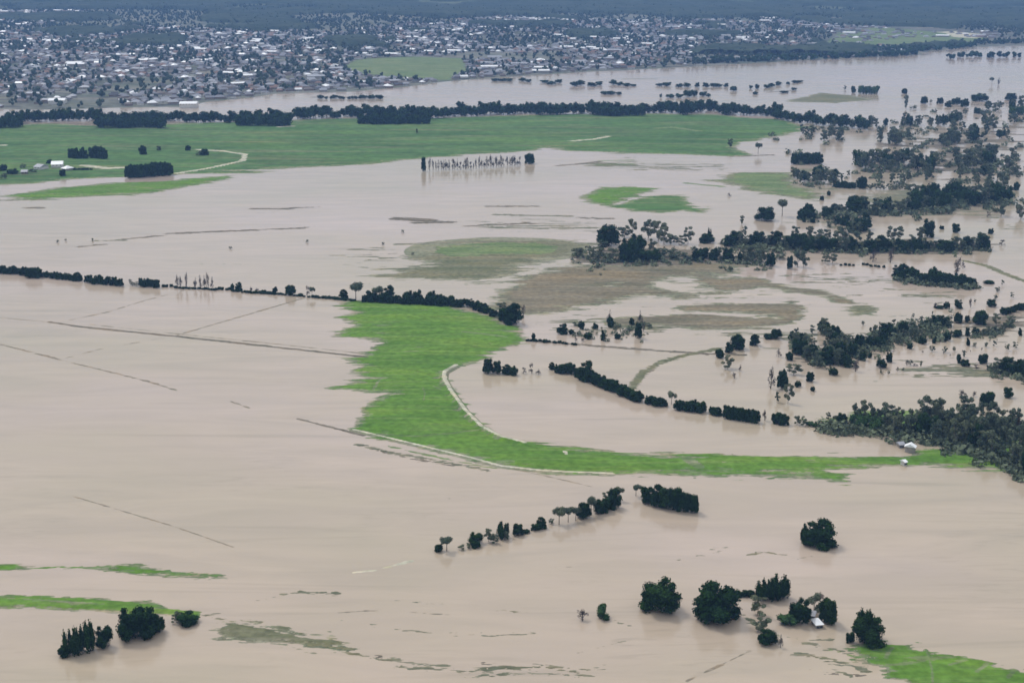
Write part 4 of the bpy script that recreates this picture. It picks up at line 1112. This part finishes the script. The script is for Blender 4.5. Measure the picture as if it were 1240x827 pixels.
for (x, y, w_, h_, tp, lb) in [(1123, 288, 15, 24, 'dense', 'tall forked tree rising above the long river bank stand'), (1187, 303, 18, 21, 'gum', 'broad domed tree ending the long river bank stand'),
                               (1157, 282, 10, 12, 'dense', 'small black pointed tree above the long river bank stand'), (1140, 278, 6, 5, 'dense', 'tiny bush beside the black pointed tree'),
                               (1200, 284, 7, 8, 'dense', 'small slanting tree off the end of the long river bank stand'), (1213, 298, 12, 8, 'bare', 'brown flooded bush off the end of the long stand'),
                               (1196, 263, 9, 7, 'bare', 'small brown bush beneath the big grey mound of trees'), (1212, 263, 17, 18, 'gum', 'vase shaped tree beneath the big grey mound of trees'),
                               (1236, 266, 18, 24, 'gum', 'grey tree at the edge of the frame by the vase shaped tree'), (1231, 231, 8, 11, 'dense', 'black oval tree beside the big grey mound'),
                               (927, 268, 25, 17, 'dense', 'solid dark round tree next to the vase shaped pale tree'), (947, 263, 17, 22, 'umbrella', 'vase shaped tree with a bright gap against the solid dark tree'),
                               (898, 272, 9, 11, 'gum', 'thin grey tree on the little green islet'), (901, 288, 9, 14, 'gum', 'thin pale tree before the long river bank stand'),
                               (1077, 247, 9, 7, 'bare', 'small brown bush in the pool under the mound'), (883, 238, 8, 4, 'bare', 'tiny reddish bush in open water'),
                               (856, 295, 18, 12, 'dense', 'low dark tree with a spire beside the clustered gums'), (859, 291, 5, 17, 'spiry', 'spire rising from the low dark tree'),
                               (918, 187, 10, 14, 'umbrella', 'isolated lollipop tree in water below the far green field'), (884, 180, 10, 12, 'gum', 'lone green tree at the corner of the far green field'),
                               (1003, 237, 5, 6, 'dense', 'tiny dark tree beside the pale green strip, upper of two'), (995, 243, 5, 6, 'dense', 'tiny dark tree beside the pale green strip, lower of two')]:
    put(x, y, w_, h_, tp, label=lb)
CG = ('cg', 'clustered in the grove beside the brown marsh', 'grove beside the brown marsh')
for (x, y, w_, h_, tp) in [(699, 313, 16, 11, 'gum'), (722, 317, 18, 16, 'gum'), (736, 299, 22, 22, 'dense'), (742, 318, 16, 14, 'gum'), (729, 304, 14, 12, 'gum'), (756, 289, 16, 14, 'gum'), (766, 286, 12, 17, 'gum'), (760, 318, 18, 24, 'dense'),
                           (771, 310, 18, 22, 'dense'), (778, 318, 20, 13, 'dense'), (790, 317, 18, 13, 'dense'), (785, 290, 18, 22, 'gum'), (797, 293, 18, 23, 'gum'), (804, 297, 16, 22, 'gum'), (812, 296, 12, 12, 'gum'),
                           (822, 297, 14, 10, 'gum'), (833, 296, 12, 20, 'gum'), (800, 312, 14, 10, 'gum'), (815, 315, 16, 10, 'gum'), (829, 317, 14, 9, 'gum'), (790, 305, 12, 14, 'gum'), (845, 317, 12, 14, 'dense'), (852, 314, 10, 12, 'dense'),
                           (864, 316, 9, 13, 'dense'), (871, 315, 12, 14, 'gum'), (881, 317, 12, 14, 'dense'), (895, 319, 5, 12, 'dense'), (903, 319, 14, 18, 'gum'), (914, 320, 16, 20, 'gum'), (922, 318, 14, 16, 'gum'), (933, 323, 10, 14, 'dense'),
                           (944, 315, 14, 6, 'gum'), (956, 326, 6, 14, 'dense'), (966, 324, 14, 16, 'gum'), (973, 325, 12, 18, 'gum'), (999, 320, 10, 12, 'gum'), (1008, 320, 12, 10, 'gum'), (1057, 318, 10, 13, 'bare'), (1078, 319, 12, 15, 'bare')]:
    put(x, y, w_ * 1.25, h_ * 1.22, tp, row=(CG, 'size'))
row([(1016, 322), (1036, 322)], 4, (2.5, 3.5), (1.2, 1.6), 'dense', ('f1', 'flat dark bush drifting below the long river bank stand', 'flat bushes below the river bank'), name='shrub', cat='shrub', jit=.4)
row([(1042, 321), (1072, 325)], 6, (2.5, 4.0), (1.2, 1.6), 'dense', ('f1', 'flat dark bush drifting below the long river bank stand', 'flat bushes below the river bank'), name='shrub', cat='shrub', jit=.6)

# --- upper right thickets
TH = ('th', 'hazy grey tree in the drowned riverside thickets below the far water', 'trees of the hazy drowned thickets')
for (x, y, n_, rx, ry, h0, h1) in [(975, 163, 6, 12, 4, 9, 13), (1007, 168, 8, 12, 6, 12, 17), (1020, 155, 5, 16, 3, 10, 14), (1062, 155, 8, 20, 3, 10, 14), (1082, 172, 8, 9, 5, 14, 20), (1068, 170, 3, 4, 4, 10, 13), (1098, 152, 3, 5, 3, 12, 16),
                                   (1104, 168, 3, 6, 3, 10, 12), (1120, 152, 6, 12, 3, 9, 13), (1143, 154, 8, 12, 5, 12, 16), (1152, 172, 10, 12, 8, 15, 20), (1178, 168, 8, 16, 8, 14, 18), (1197, 160, 6, 6, 10, 14, 20), (1212, 168, 4, 8, 4, 8, 12),
                                   (1160, 150, 4, 10, 6, 10, 14), (1207, 135, 6, 12, 4, 10, 14), (1232, 130, 5, 8, 5, 12, 16), (1227, 152, 3, 6, 5, 10, 14), (1055, 203, 9, 16, 5, 17, 23), (1072, 205, 5, 8, 5, 14, 20), (1092, 200, 7, 14, 4, 15, 20), (1118, 204, 9, 15, 6, 15, 22),
                                   (1126, 218, 5, 6, 4, 14, 18), (1168, 202, 10, 12, 8, 16, 22), (1192, 195, 9, 16, 10, 15, 22), (1180, 215, 7, 18, 6, 12, 18), (1225, 200, 6, 8, 8, 12, 18), (1232, 215, 4, 8, 4, 10, 14), (1200, 222, 7, 20, 5, 12, 18),
                                   (960, 218, 5, 8, 3, 10, 14), (972, 222, 4, 8, 4, 12, 16), (998, 222, 9, 12, 4, 14, 20), (1018, 212, 4, 10, 3, 8, 11), (1018, 222, 4, 7, 3, 9, 12), (1092, 222, 6, 14, 5, 9, 14)]:
    for _ in range(int(round(n_ * 0.85))):
        h_ = rng.uniform(h0, h1)
        put(x + rng.uniform(-rx, rx), y + rng.uniform(-ry, ry), h_ * rng.uniform(.6, .95), h_, 'gum' if rng.random() < .85 else 'fardense', name='thicket_tree', row=(TH, False))
MD = ('md', 'in the big bluish mound of trees', 'trees of the big bluish mound')
row([(1058, 262), (1080, 258), (1110, 257), (1160, 250), (1222, 243)], 20, (15, 22), (0.8, 1.05), 'gum', MD, jit=2, order=False, mix=('fardense', 0.5), name='mound_tree')
row([(1100, 246), (1150, 244), (1218, 236)], 14, (16, 25), (0.8, 1.05), 'fardense', MD, jit=4, order=False, mix=('gum', 0.4), name='mound_tree')
MR = ('mr', 'in the broken stand west of the mound', 'trees of the broken stand')
for (x, y, n_, rx, ry, h0, h1) in [(979, 264, 5, 8, 3, 12, 15), (998, 262, 4, 8, 3, 9, 12), (1017, 257, 3, 6, 1, 8, 11), (1040, 258, 6, 12, 3, 14, 20), (1052, 266, 4, 6, 3, 10, 14), (1020, 272, 5, 12, 3, 9, 12), (1042, 280, 6, 12, 4, 12, 17), (1008, 276, 3, 6, 2, 6, 8), (982, 270, 4, 12, 1, 4, 6)]:
    for _ in range(n_):
        h_ = rng.uniform(h0, h1)
        put(x + rng.uniform(-rx, rx), y + rng.uniform(-ry, ry), h_ * rng.uniform(.8, 1.1), h_, 'dense' if rng.random() < .6 else 'gum', name='leafy_tree', row=(MR, False))
put(1043, 229, 13, 16, 'dense', label='solid black cube shaped tree on the thin wooded bank')
row([(1012, 227), (1035, 229)], 5, (7, 9), (1.0, 1.2), 'dense', ('tb', 'small dark tree on the thin wooded bank', 'trees of the thin wooded bank'))
row([(1052, 230), (1100, 229)], 9, (5, 8), (1.0, 1.3), 'gum', ('tb2', 'low grey tree on the thin wooded bank past the black tree', 'low trees past the black tree'))
row([(960, 199), (993, 199)], 11, (13, 15), (0.6, 0.75), 'dense', ('hb', 'tree of the solid navy block standing in pale water', 'trees of the solid navy block'), jit=.4)
for (x, y, w_, h_, tp, lb) in [(1097, 133, 9, 18, 'gum', 'slanting dark tree in the wide pale water'), (1095, 114, 7, 7, 'dense', 'dark ball tree above the slanting tree'), (1106, 133, 12, 5, 'gum', 'low dark bush at the foot of the slanting tree'),
                               (1119, 126, 9, 9, 'dense', 'round tree east of the slanting tree'), (1127, 125, 4, 5, 'gum', 'faint small tree next to the round one'), (1138, 126, 8, 8, 'dense', 'black tree in the scattered far line, westernmost'),
                               (1148, 130, 8, 8, 'dense', 'dark tree in the scattered far line, dropped lower'), (1158, 127, 12, 9, 'dense', 'flat dark tree in the scattered far line'), (1168, 130, 10, 11, 'dense', 'dark tree above the thickets in the scattered far line'),
                               (1169, 139, 8, 9, 'gum', 'grey tree hanging below the scattered far line'), (1186, 123, 20, 10, 'dense', 'broad dark tree in the scattered far line'), (1183, 138, 8, 8, 'dense', 'dark ball tree floating between two thickets'),
                               (1201, 103, 8, 9, 'umbrella', 'faint forked tree alone in the far water, larger of two'), (1209, 103, 6, 8, 'bare', 'faint forked tree alone in the far water, smaller of two'),
                               (1224, 122, 14, 9, 'dense', 'dark domed tree behind the pale green bank'), (1033, 113, 6, 9, 'dense', 'slim dark tree beside the green floating hedge'), (1023, 109, 5, 6, 'gum', 'faint small tree near the green floating hedge')]:
    put(x, y, w_, h_, tp, label=lb)
row([(1040, 114), (1063, 114)], 8, (10, 11), (0.6, 0.8), 'shrub', ('gh', 'bush of the green hedge standing in far water', 'bushes of the green floating hedge'), name='hedge_bush', cat='bush', jit=.4)
row([(1222, 140), (1250, 138)], 6, (9, 12), (0.9, 1.1), 'shrub', ('gh2', 'pale green bush on the bank at the thicket edge', 'pale bushes at the thicket edge'), name='hedge_bush', cat='bush', jit=1)
FL = ('fl', 'small dark tree in the flooded far row below the town', 'trees of the flooded far row')
for (x, y, w_, h_) in [(600, 99, 10, 5), (609, 99, 9, 5), (617, 99, 8, 5), (633, 99, 7, 6), (640, 100, 8, 5), (660, 101, 10, 5), (668, 103, 9, 6), (677, 101, 8, 6), (696, 105, 9, 8), (703, 104, 9, 9), (717, 105, 10, 7), (726, 104, 8, 7), (743, 103, 8, 8), (750, 104, 8, 6),
                       (758, 105, 9, 6), (766, 105, 7, 4), (733, 115, 9, 6), (741, 115, 10, 6), (749, 115, 7, 5), (799, 105, 8, 5), (808, 105, 9, 7), (823, 106, 8, 6), (832, 106, 9, 7), (844, 106, 5, 8), (855, 106, 7, 8), (864, 106, 8, 7), (871, 106, 7, 6), (879, 106, 5, 7), (888, 111, 7, 9),
                       (909, 108, 4, 6), (917, 108, 5, 8), (928, 107, 7, 6), (934, 106, 7, 7), (943, 104, 7, 7), (954, 103, 4, 5), (963, 101, 8, 5), (969, 100, 7, 3), (915, 115, 6, 5), (949, 113, 9, 4), (961, 110, 6, 5), (800, 119, 3, 7), (812, 119, 10, 6), (822, 119, 9, 7), (832, 118, 9, 12), (840, 117, 7, 11), (852, 117, 8, 8), (858, 118, 5, 6)]:
    put(x, y, w_ * 1.3, h_ * 0.78, 'fardense', row=(FL, True), name='flooded_tree')
row([(383, 120), (465, 120)], 16, (3.5, 5.5), (1.0, 1.8), 'fardense', ('fs', 'low dark tree on the drowned spit under the town', 'trees of the drowned spit'), name='flooded_tree', jit=.6)
# --- the belt below the town
BE = ('be', 'in the navy belt below the town', 'trees of the far belt')
row([(-12, 152), (40, 147), (110, 146), (150, 148), (210, 147), (260, 149), (330, 148), (380, 143), (430, 142), (520, 143), (600, 139), (700, 138), (760, 139), (860, 136), (920, 140), (960, 147), (1010, 153), (1050, 156)], 150, (10, 16), (0.9, 1.2), 'fardense', BE, jit=1.5, order=False)
for pth, n_ in [([(-8, 156), (25, 155)], 6), ([(118, 155), (200, 156)], 16), ([(290, 153), (350, 154)], 11), ([(438, 151), (520, 152)], 16), ([(722, 141), (780, 141)], 8)]:
    row(pth, n_, (12, 16), (0.9, 1.2), 'fardense', BE, jit=1, order=False)
for (x, h_) in ((560, 18), (585, 17), (655, 17), (720, 19), (735, 18), (745, 18), (830, 20), (880, 15), (940, 16)):
    put(x, 140, 16, h_, 'fardense', row=(BE, False))
# --- farm on the left and the palisade row
put(513, 208, 6, 18, 'dense', label='dark pillar tree at the west end of the bare palisade row')
put(641, 199, 12, 14, 'dense', label='dark bushy tree at the east end of the bare palisade row')
row([(519, 207), (574, 205), (632, 200)], 34, (9, 17), (0.30, 0.75), 'bare', ('pr', 'thin bare tree in the palisade row below the far green field', 'bare trees of the palisade row'), jit=.8)
row([(84, 193), (104, 194)], 7, (13, 16), (0.55, 0.7), 'dense', ('fb', 'tree of the boxy clump on the far green field', 'trees of the boxy field clump'), jit=.6)
row([(111, 193), (127, 194)], 4, (14, 17), (0.6, 0.8), 'dense', ('fb2', 'tree of the peaked clump beside the boxy clump', 'trees of the peaked field clump'), jit=.6)
row([(155, 216), (207, 212)], 18, (15, 18), (0.55, 0.7), 'dense', ('fb3', 'tree of the solid dark block beside the farm track', 'trees of the block by the farm track'), jit=.8)
for (x, y, w_, h_, tp, lb) in [(173, 189, 10, 13, 'dense', 'small dark tree alone on the far field above the block'), (192, 184, 9, 8, 'gum', 'faint grey tree on the far field next to the small dark one'), (228, 184, 7, 8, 'dense', 'tiny dark tree on the field near the track bend'),
                               (241, 190, 10, 7, 'gum', 'low grey bush joined to a dark tree near the track bend'), (248, 190, 10, 10, 'dense', 'dark tree near the track bend'), (4, 208, 10, 9, 'dense', 'dark tree at the edge of the farm yard'),
                               (16, 212, 14, 8, 'dense', 'spreading dark tree in the farm yard'), (5, 218, 12, 8, 'gum', 'grey tree below the farm yard'), (76, 214, 8, 9, 'dense', 'black round tree in front of the farm sheds'), (41, 210, 12, 6, 'gum', 'low grey tree west of the farm sheds'),
                               (60, 200, 7, 7, 'dense', 'dark tree squeezed between the farm sheds'), (505, 163, 4, 7, 'gum', 'faint speck of a tree on the far green field'), (28, 205, 10, 6, 'gum', 'faint grey tree behind the farm yard')]:
    put(x, y, w_, h_, tp, label=lb)
row([(88, 207), (112, 207)], 7, (3, 4), (1.2, 1.6), 'dense', ('fhg', 'bush of the low hedge beside the farm sheds', 'bushes of the farm hedge'), name='hedge_bush', cat='bush', jit=.3)
row([(68, 293), (122, 293)], 2, (3, 4), (1, 1.3), 'gum', ('sp', 'speck of a bush in the wide open water', 'specks in the open water'), name='shrub', cat='shrub')
for x, y in ((70, 294), (279, 302), (372, 294), (488, 282), (464, 297), (500, 309)):
    put(x, y, 5, 3.5, 'gum', name='shrub', cat='shrub', row=(('sp', 'speck of a bush in the wide open water', 'specks in the open water'), False))

# ------------------------------------------------------------------ turn the survey into trees
def sub_th(x, y):
    if y < 185:
        return ('tha', 'in the clump at the far field tip') if x < 1035 else ('thb', 'in the grey clump above the narrow pool') if x < 1130 else ('thc', 'in the widest grey drowned thicket')
    return ('thd', 'in the dark clump below the solid navy block') if x < 1035 else ('the', 'in the grove west of the narrow channel') if x < 1140 else ('thf', 'in the thicket just above the bluish mound')
for d in LAYOUT:
    if d['row'] and d['row'][0][0] == 'th':
        k_, t_ = sub_th(d['px'], d['py'])
        d['row'] = ((k_, t_, 'thicket trees ' + t_), False)
rows_ = {}
for d in LAYOUT:
    if d['row']: rows_.setdefault(d['row'][0][0], []).append(d)
for rid, ds in rows_.items():
    nm_ = {'wb': 'windbreak_tree', 'wbt': 'windbreak_tree', 'wb2': 'windbreak_tree', 'wb4': 'windbreak_tree', 'fh': 'hedgerow_tree', 'fh2': 'hedgerow_tree', 'gb': 'bank_gum', 'lg': 'bend_gum',
           'sb': 'shelterbelt_tree', 'sb2': 'shelterbelt_tree', 'sb3': 'shelterbelt_tree', 'sb4': 'shelterbelt_tree', 'sb5': 'shelterbelt_tree', 'sb6': 'shelterbelt_tree', 'iv': 'islet_tree',
           'gd': 'garden_tree', 'cg': 'grove_tree', 'br': 'river_gum', 'mr': 'thicket_tree', 'md': 'mound_tree', 'fb3': 'farm_tree', 'fb': 'farm_tree', 'fb2': 'farm_tree', 'hb': 'block_tree'}.get(rid)
    if nm_:
        for d in ds: d['name'] = nm_
    ds.sort(key=lambda d: d['px'])
    _, text, grp = ds[0]['row'][0]
    mode = ds[0]['row'][1]
    vis = ds
    for i, d in enumerate(ds):
        d['group'] = grp
        if mode is True:
            d['label'] = (f'{nth(vis.index(d))} from the west, ' if d in vis else 'past the frame edge, ') + text
        elif mode == 'size':
            kind = {'dense': 'dark leafy tree', 'gum': 'open grey tree', 'bare': 'bare tree'}.get(d['t'], 'tree')
            same = [q for q in vis if q['t'] == d['t']]
            d['label'] = f'{nth(same.index(d))} {kind} from the west {text}'
        elif mode is False:
            kind = {'dense': 'dark', 'fardense': 'dark', 'gum': 'grey green', 'bare': 'bare', 'spiry': 'spiky'}.get(d['t'], 'green')
            same = [q for q in ds if q['t'] == d['t']]
            d['label'] = f'{nth(same.index(d))} {kind} tree from the west {text}'
SMALL = 12.0
cnt = {}
for d in LAYOUT:
    p0 = W(d['px'], d['py'])
    _, _, dep = proj(p0[0], p0[1])
    dist = math.hypot(p0[0], p0[1])
    el = math.atan2(CAM_H, dist)
    wm = d['w'] * dep / F
    # seen height = height*cos + crown depth*sin
    hm = max(0.5 * wm * 0.5, (d['h'] - d['w'] * math.sin(el) * 0.30) * dep / (F * math.cos(el)))
    cy = p0[1] + wm * d['back']
    var = TPL[d['t']]
    t_, c_, j_ = var[int(rng.integers(len(var)))]
    yaw = rng.uniform(0, 2 * math.pi)
    k_ = 1.06
    loc = (p0[0] * cy / p0[1], cy, 0.0)
    if d['h'] < SMALL:
        o = link(d['name'], j_, None, loc)
    else:
        o = link(d['name'], None, None, loc)
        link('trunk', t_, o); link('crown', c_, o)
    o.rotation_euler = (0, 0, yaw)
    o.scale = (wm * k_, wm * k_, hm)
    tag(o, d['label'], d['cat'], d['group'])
print('trees', len(LAYOUT))

# town trees: countless garden and street trees as one mass
NT = 10500
c = rng.uniform(0, 1, (NT * 2, 2))
tx = -2600 + c[:, 0] * 5200; ty = 2250 + c[:, 1] ** 0.9 * 3600
tz = np.minimum(terrain(tx, ty), (ty - shore_y(tx) + 14 * fbm(tx / 60, ty / 60, 3)) * 0.05)
px_, py_, dp_ = proj(tx, ty, tz)
park_ = in_poly(px_, py_, PARK)
past_ = in_poly(px_, py_, [(1010, 38), (1060, 32), (1130, 34), (1215, 42), (1205, 51), (1120, 55), (1060, 58), (1000, 53)])
ok = (ty > shore_y(tx) + 16) & (px_ > -60) & (px_ < 1300) & ~park_ & ~past_
pr = 0.5 + 0.5 * (fbm(tx / 240 + 7, ty / 240, 3) > 0.02) + (wooded(px_, py_) > 0.1) * 1.0
ok &= rng.random(len(tx)) < pr
HP = np.array([(h[1], h[2]) for h in houses])
TV, TF, TA = [], [], []
k0 = 0
for x, y, z in zip(tx[ok], ty[ok], tz[ok]):
    h = rng.uniform(6, 15); w2 = h * rng.uniform(0.35, 0.6)
    tone = rng.random() * 0.6
    for q in range(3):
        cc = np.array([x + rng.normal() * w2 * 0.45, y + rng.normal() * w2 * 0.45, z + h * (0.35 + 0.22 * q)])
        s = rng.uniform(0.6, 0.9) * (1 - 0.15 * q)
        TV.append(cc + IV * rng.uniform(0.75, 1.15, (12, 1)) * [w2 * s, w2 * s, h * 0.3])
        TF.append(IF + k0); TA.append(np.full(12, min(1, tone + rng.uniform(0, .3)))); k0 += 12
me = make_mesh('town_trees', np.concatenate(TV), np.concatenate(TF), [M['leaf_town']])
with_attr(me, np.concatenate(TA))
tag(link('town_foliage', me), 'countless garden and street trees between the town houses', 'trees', None, 'stuff')
# shore woods on the far east side, coarse trees one cannot count
TV, TF, TA = [], [], []
k0 = 0
for (x0, y0, x1, y1, n_) in [(1110, 64, 1185, 58, 40), (1150, 72, 1240, 70, 26), (1180, 55, 1300, 53, 70), (840, 79, 1110, 68, 150), (1000, 66, 1120, 62, 60)]:
    for i in range(n_):
        f_ = rng.random()
        p = W(x0 + (x1 - x0) * f_, y0 + (y1 - y0) * f_ - rng.uniform(0, 2.5))
        h = rng.uniform(8, 16); w2 = h * 0.5
        tone = rng.random() * .5
        for q in range(3):
            cc = np.array([p[0] + rng.normal() * w2 * .4, p[1] + rng.normal() * w2 * .4, h * (0.32 + 0.2 * q)])
            TV.append(cc + IV * rng.uniform(0.75, 1.15, (12, 1)) * [w2 * .8, w2 * .8, h * .3])
            TF.append(IF + k0); TA.append(np.full(12, tone)); k0 += 12
me = make_mesh('shore_woods', np.concatenate(TV), np.concatenate(TF), [M['leaf_dense']])
with_attr(me, np.concatenate(TA))
tag(link('shore_woods', me), 'dim fringe of trees along the far eastern shore', 'woods', None, 'stuff')

# half drowned scrub between the trees of the thickets: nobody could count it
r5 = np.random.default_rng(5)
QV, QA = [], []
def scrub(path, spread, n, h0, h1):
    n = int(n * (0.28 if path[0][1] < 235 else 0.5 if path[0][1] < 300 else 0.8))
    for x, y in along(path, n, 0, r5):
        x += r5.normal() * spread[0]; y += r5.normal() * spread[1]
        p = W(x, y); dep = proj(p[0], p[1])[2]
        hm_ = r5.uniform(h0, h1) * dep / F; wm_ = hm_ * r5.uniform(0.7, 1.3)
        m_ = int(26 + 10 * r5.random())
        d_ = r5.normal(size=(m_, 3)); d_ /= np.linalg.norm(d_, axis=1)[:, None]; d_[:, 2] = np.abs(d_[:, 2])
        c = np.array([p[0], p[1], 0]) + d_ * r5.uniform(0.4, 1.05, (m_, 1)) * [wm_, wm_, hm_]
        nn_ = d_ + r5.normal(size=(m_, 3)) * .6; nn_ /= np.linalg.norm(nn_, axis=1)[:, None]
        a_ = np.cross(nn_, r5.normal(size=(m_, 3))); a_ /= np.linalg.norm(a_, axis=1)[:, None]; b_ = np.cross(nn_, a_)
        s_ = wm_ * r5.uniform(.10, .26, (m_, 1))
        QV.append(np.stack([c - a_ * s_ - b_ * s_, c + a_ * s_ - b_ * s_ * .7, c + a_ * s_ * .8 + b_ * s_, c - a_ * s_ * .7 + b_ * s_ * .8], 1).reshape(-1, 3))
        QA.append(np.repeat(np.clip(r5.uniform(0, .6) + r5.uniform(0, .4, m_), 0, 1), 4))
for a_ in [([(960, 166), (1030, 160), (1130, 156)], (8, 5), 110, 3, 6), ([(1080, 175), (1150, 175), (1235, 165)], (14, 14), 260, 3, 7), ([(1040, 205), (1130, 208)], (12, 7), 150, 4, 8),
           ([(1150, 205), (1235, 205)], (16, 12), 220, 4, 8), ([(960, 222), (1035, 225), (1100, 228)], (8, 4), 110, 3, 6), ([(1060, 258), (1110, 255), (1220, 240)], (8, 5), 240, 4, 9),
           ([(975, 266), (1045, 262), (1030, 280)], (9, 4), 110, 3, 7), ([(880, 300), (1000, 303), (1194, 303)], (6, 3), 260, 4, 8), ([(700, 315), (780, 315), (860, 314), (930, 320)], (9, 5), 220, 3, 7),
           ([(970, 415), (990, 435), (1040, 425), (1110, 403), (1150, 396)], (9, 6), 280, 4, 9), ([(1180, 407), (1212, 404), (1226, 388)], (4, 2), 50, 3, 6), ([(1200, 448), (1250, 455)], (7, 4), 70, 4, 9),
           ([(1000, 518), (1080, 522), (1140, 534), (1210, 556), (1255, 580)], (7, 5), 330, 5, 12), ([(1110, 508), (1200, 520), (1255, 540)], (9, 7), 160, 5, 12), ([(690, 405), (740, 406), (790, 398)], (9, 5), 60, 2, 5),
           ([(1085, 338), (1130, 344), (1182, 349)], (3, 1.5), 90, 4, 8), ([(1120, 140), (1240, 135)], (12, 6), 60, 2, 5), ([(940, 165), (1000, 210)], (6, 5), 40, 3, 6)]:
    scrub(*a_)
QV = np.concatenate(QV)
me = make_mesh('scrub', QV, np.arange(len(QV)).reshape(-1, 4), [M['leaf_gum']])
with_attr(me, np.concatenate(QA))
tag(link('undergrowth', me), 'half drowned scrub filling the thickets between the trees', 'undergrowth', None, 'stuff')

# ------------------------------------------------------------------ lone buildings
def building(name, px_, py_, wpx, dm, h, rh, ri, wi, yaw, label, cat, sub=0.0, hip=False, z=0.0):
    p = W(px_, py_, z)
    _, _, dep = proj(p[0], p[1], z)
    wm = wpx * dep / F
    wv, wf, rv, rf = house_arrays(wm, dm, h, rh, hip)
    e = link(name, None, None, (p[0], p[1], z - sub))
    e.rotation_euler = (0, 0, yaw)
    rff = np.empty(len(rf), dtype=object)
    for i, f in enumerate(tri_faces(rf)): rff[i] = tuple(int(q) for q in f)
    link('wall', make_mesh('wall', wv, wf, [WALLS[wi]]), e)
    link('roof', make_mesh('roof', rv, rff, [ROOFS[ri][1]]), e)
    n = max(2, int(wm / 4))
    for i in range(min(n, 5)):
        cx = (i - (n - 1) / 2) * wm / n
        yy = -dm / 2 - 0.03
        q = [(cx - .6, yy, h - 1.7), (cx + .6, yy, h - 1.7), (cx + .6, yy, h - .7), (cx - .6, yy, h - .7)]
        link('window', make_mesh('window', q, np.array([[0, 1, 2, 3]]), [M['glass']]), e)
    tag(e, label, cat)
    return e
building('house', 989, 757, 8, 5, 2.6, 1.5, 0, 0, R(12), 'flooded white homestead almost hidden among the dark trees', 'house', sub=0.9, hip=True)
building('shed', 984, 748, 5, 4, 2.8, 1.2, 1, 0, R(-20), 'small pale shed roof behind the flooded homestead', 'shed', sub=0.7)
building('shed', 1102, 547, 7, 5, 3.2, 1.6, 0, 0, R(65), 'white shed on the grassy bank where the levee meets the river gums', 'shed')
building('shed', 1090, 541, 6, 4, 2.6, 1.0, 1, 0, R(10), 'low pale shed behind the white shed on the bank', 'shed', sub=0.6)
building('shed', 1094, 563, 3, 3, 2.2, .8, 0, 2, R(30), 'tiny white hut at the edge of the levee below the white shed', 'shed')
building('farm_shed', 50, 206, 10, 14, 4.5, 2.6, 1, 2, R(-25), 'pale farm shed, westernmost of the farm yard roofs', 'shed')
building('farm_shed', 70, 203, 13, 16, 4.8, 3.0, 0, 2, R(12), 'large white roofed farm shed in the middle of the yard', 'shed')
building('farm_house', 82, 207, 9, 12, 3.4, 2.8, 0, 0, R(-35), 'white roofed farmhouse behind the black round tree', 'house', hip=True)
building('farm_shed', 30, 211, 7, 9, 3.2, 2.0, 1, 1, R(10), 'small grey farm shed beside the spreading dark tree', 'shed')
building('warehouse', 229, 130, 20, 26, 7.0, 2.5, 0, 2, R(4), 'long bright white warehouse at the water end of the town', 'warehouse', z=0.4)
building('warehouse', 70, 126, 19, 28, 7.0, 2.6, 0, 2, R(8), 'long white roofed warehouse just behind the dark tree belt', 'warehouse', z=0.6)

# ------------------------------------------------------------------ haze: one even box of air, sky outside it
hb = 14800.0
zb, zt = -3.0, 272.0
v = [(-hb, -hb, zb), (hb, -hb, zb), (hb, hb, zb), (-hb, hb, zb), (-hb, -hb, zt), (hb, -hb, zt), (hb, hb, zt), (-hb, hb, zt)]
f = np.array([(3, 2, 1, 0), (4, 5, 6, 7), (0, 1, 5, 4), (1, 2, 6, 5), (2, 3, 7, 6), (3, 0, 4, 7)])
hm = bpy.data.materials.new('haze_air')
hm.use_nodes = True
ht = hm.node_tree
ht.nodes.clear()
pv = ht.nodes.new('ShaderNodeVolumePrincipled')
pv.inputs['Color'].default_value = (0.28, 0.51, 0.98, 1)
pv.inputs['Density'].default_value = 0.88e-4
pv.inputs['Anisotropy'].default_value = 0.0
ho = ht.nodes.new('ShaderNodeOutputMaterial')
ht.links.new(pv.outputs['Volume'], ho.inputs['Volume'])
tag(link('haze', make_mesh('haze', v, f, [hm])), 'thin bluish haze over the flooded plain', 'haze', None, 'stuff')
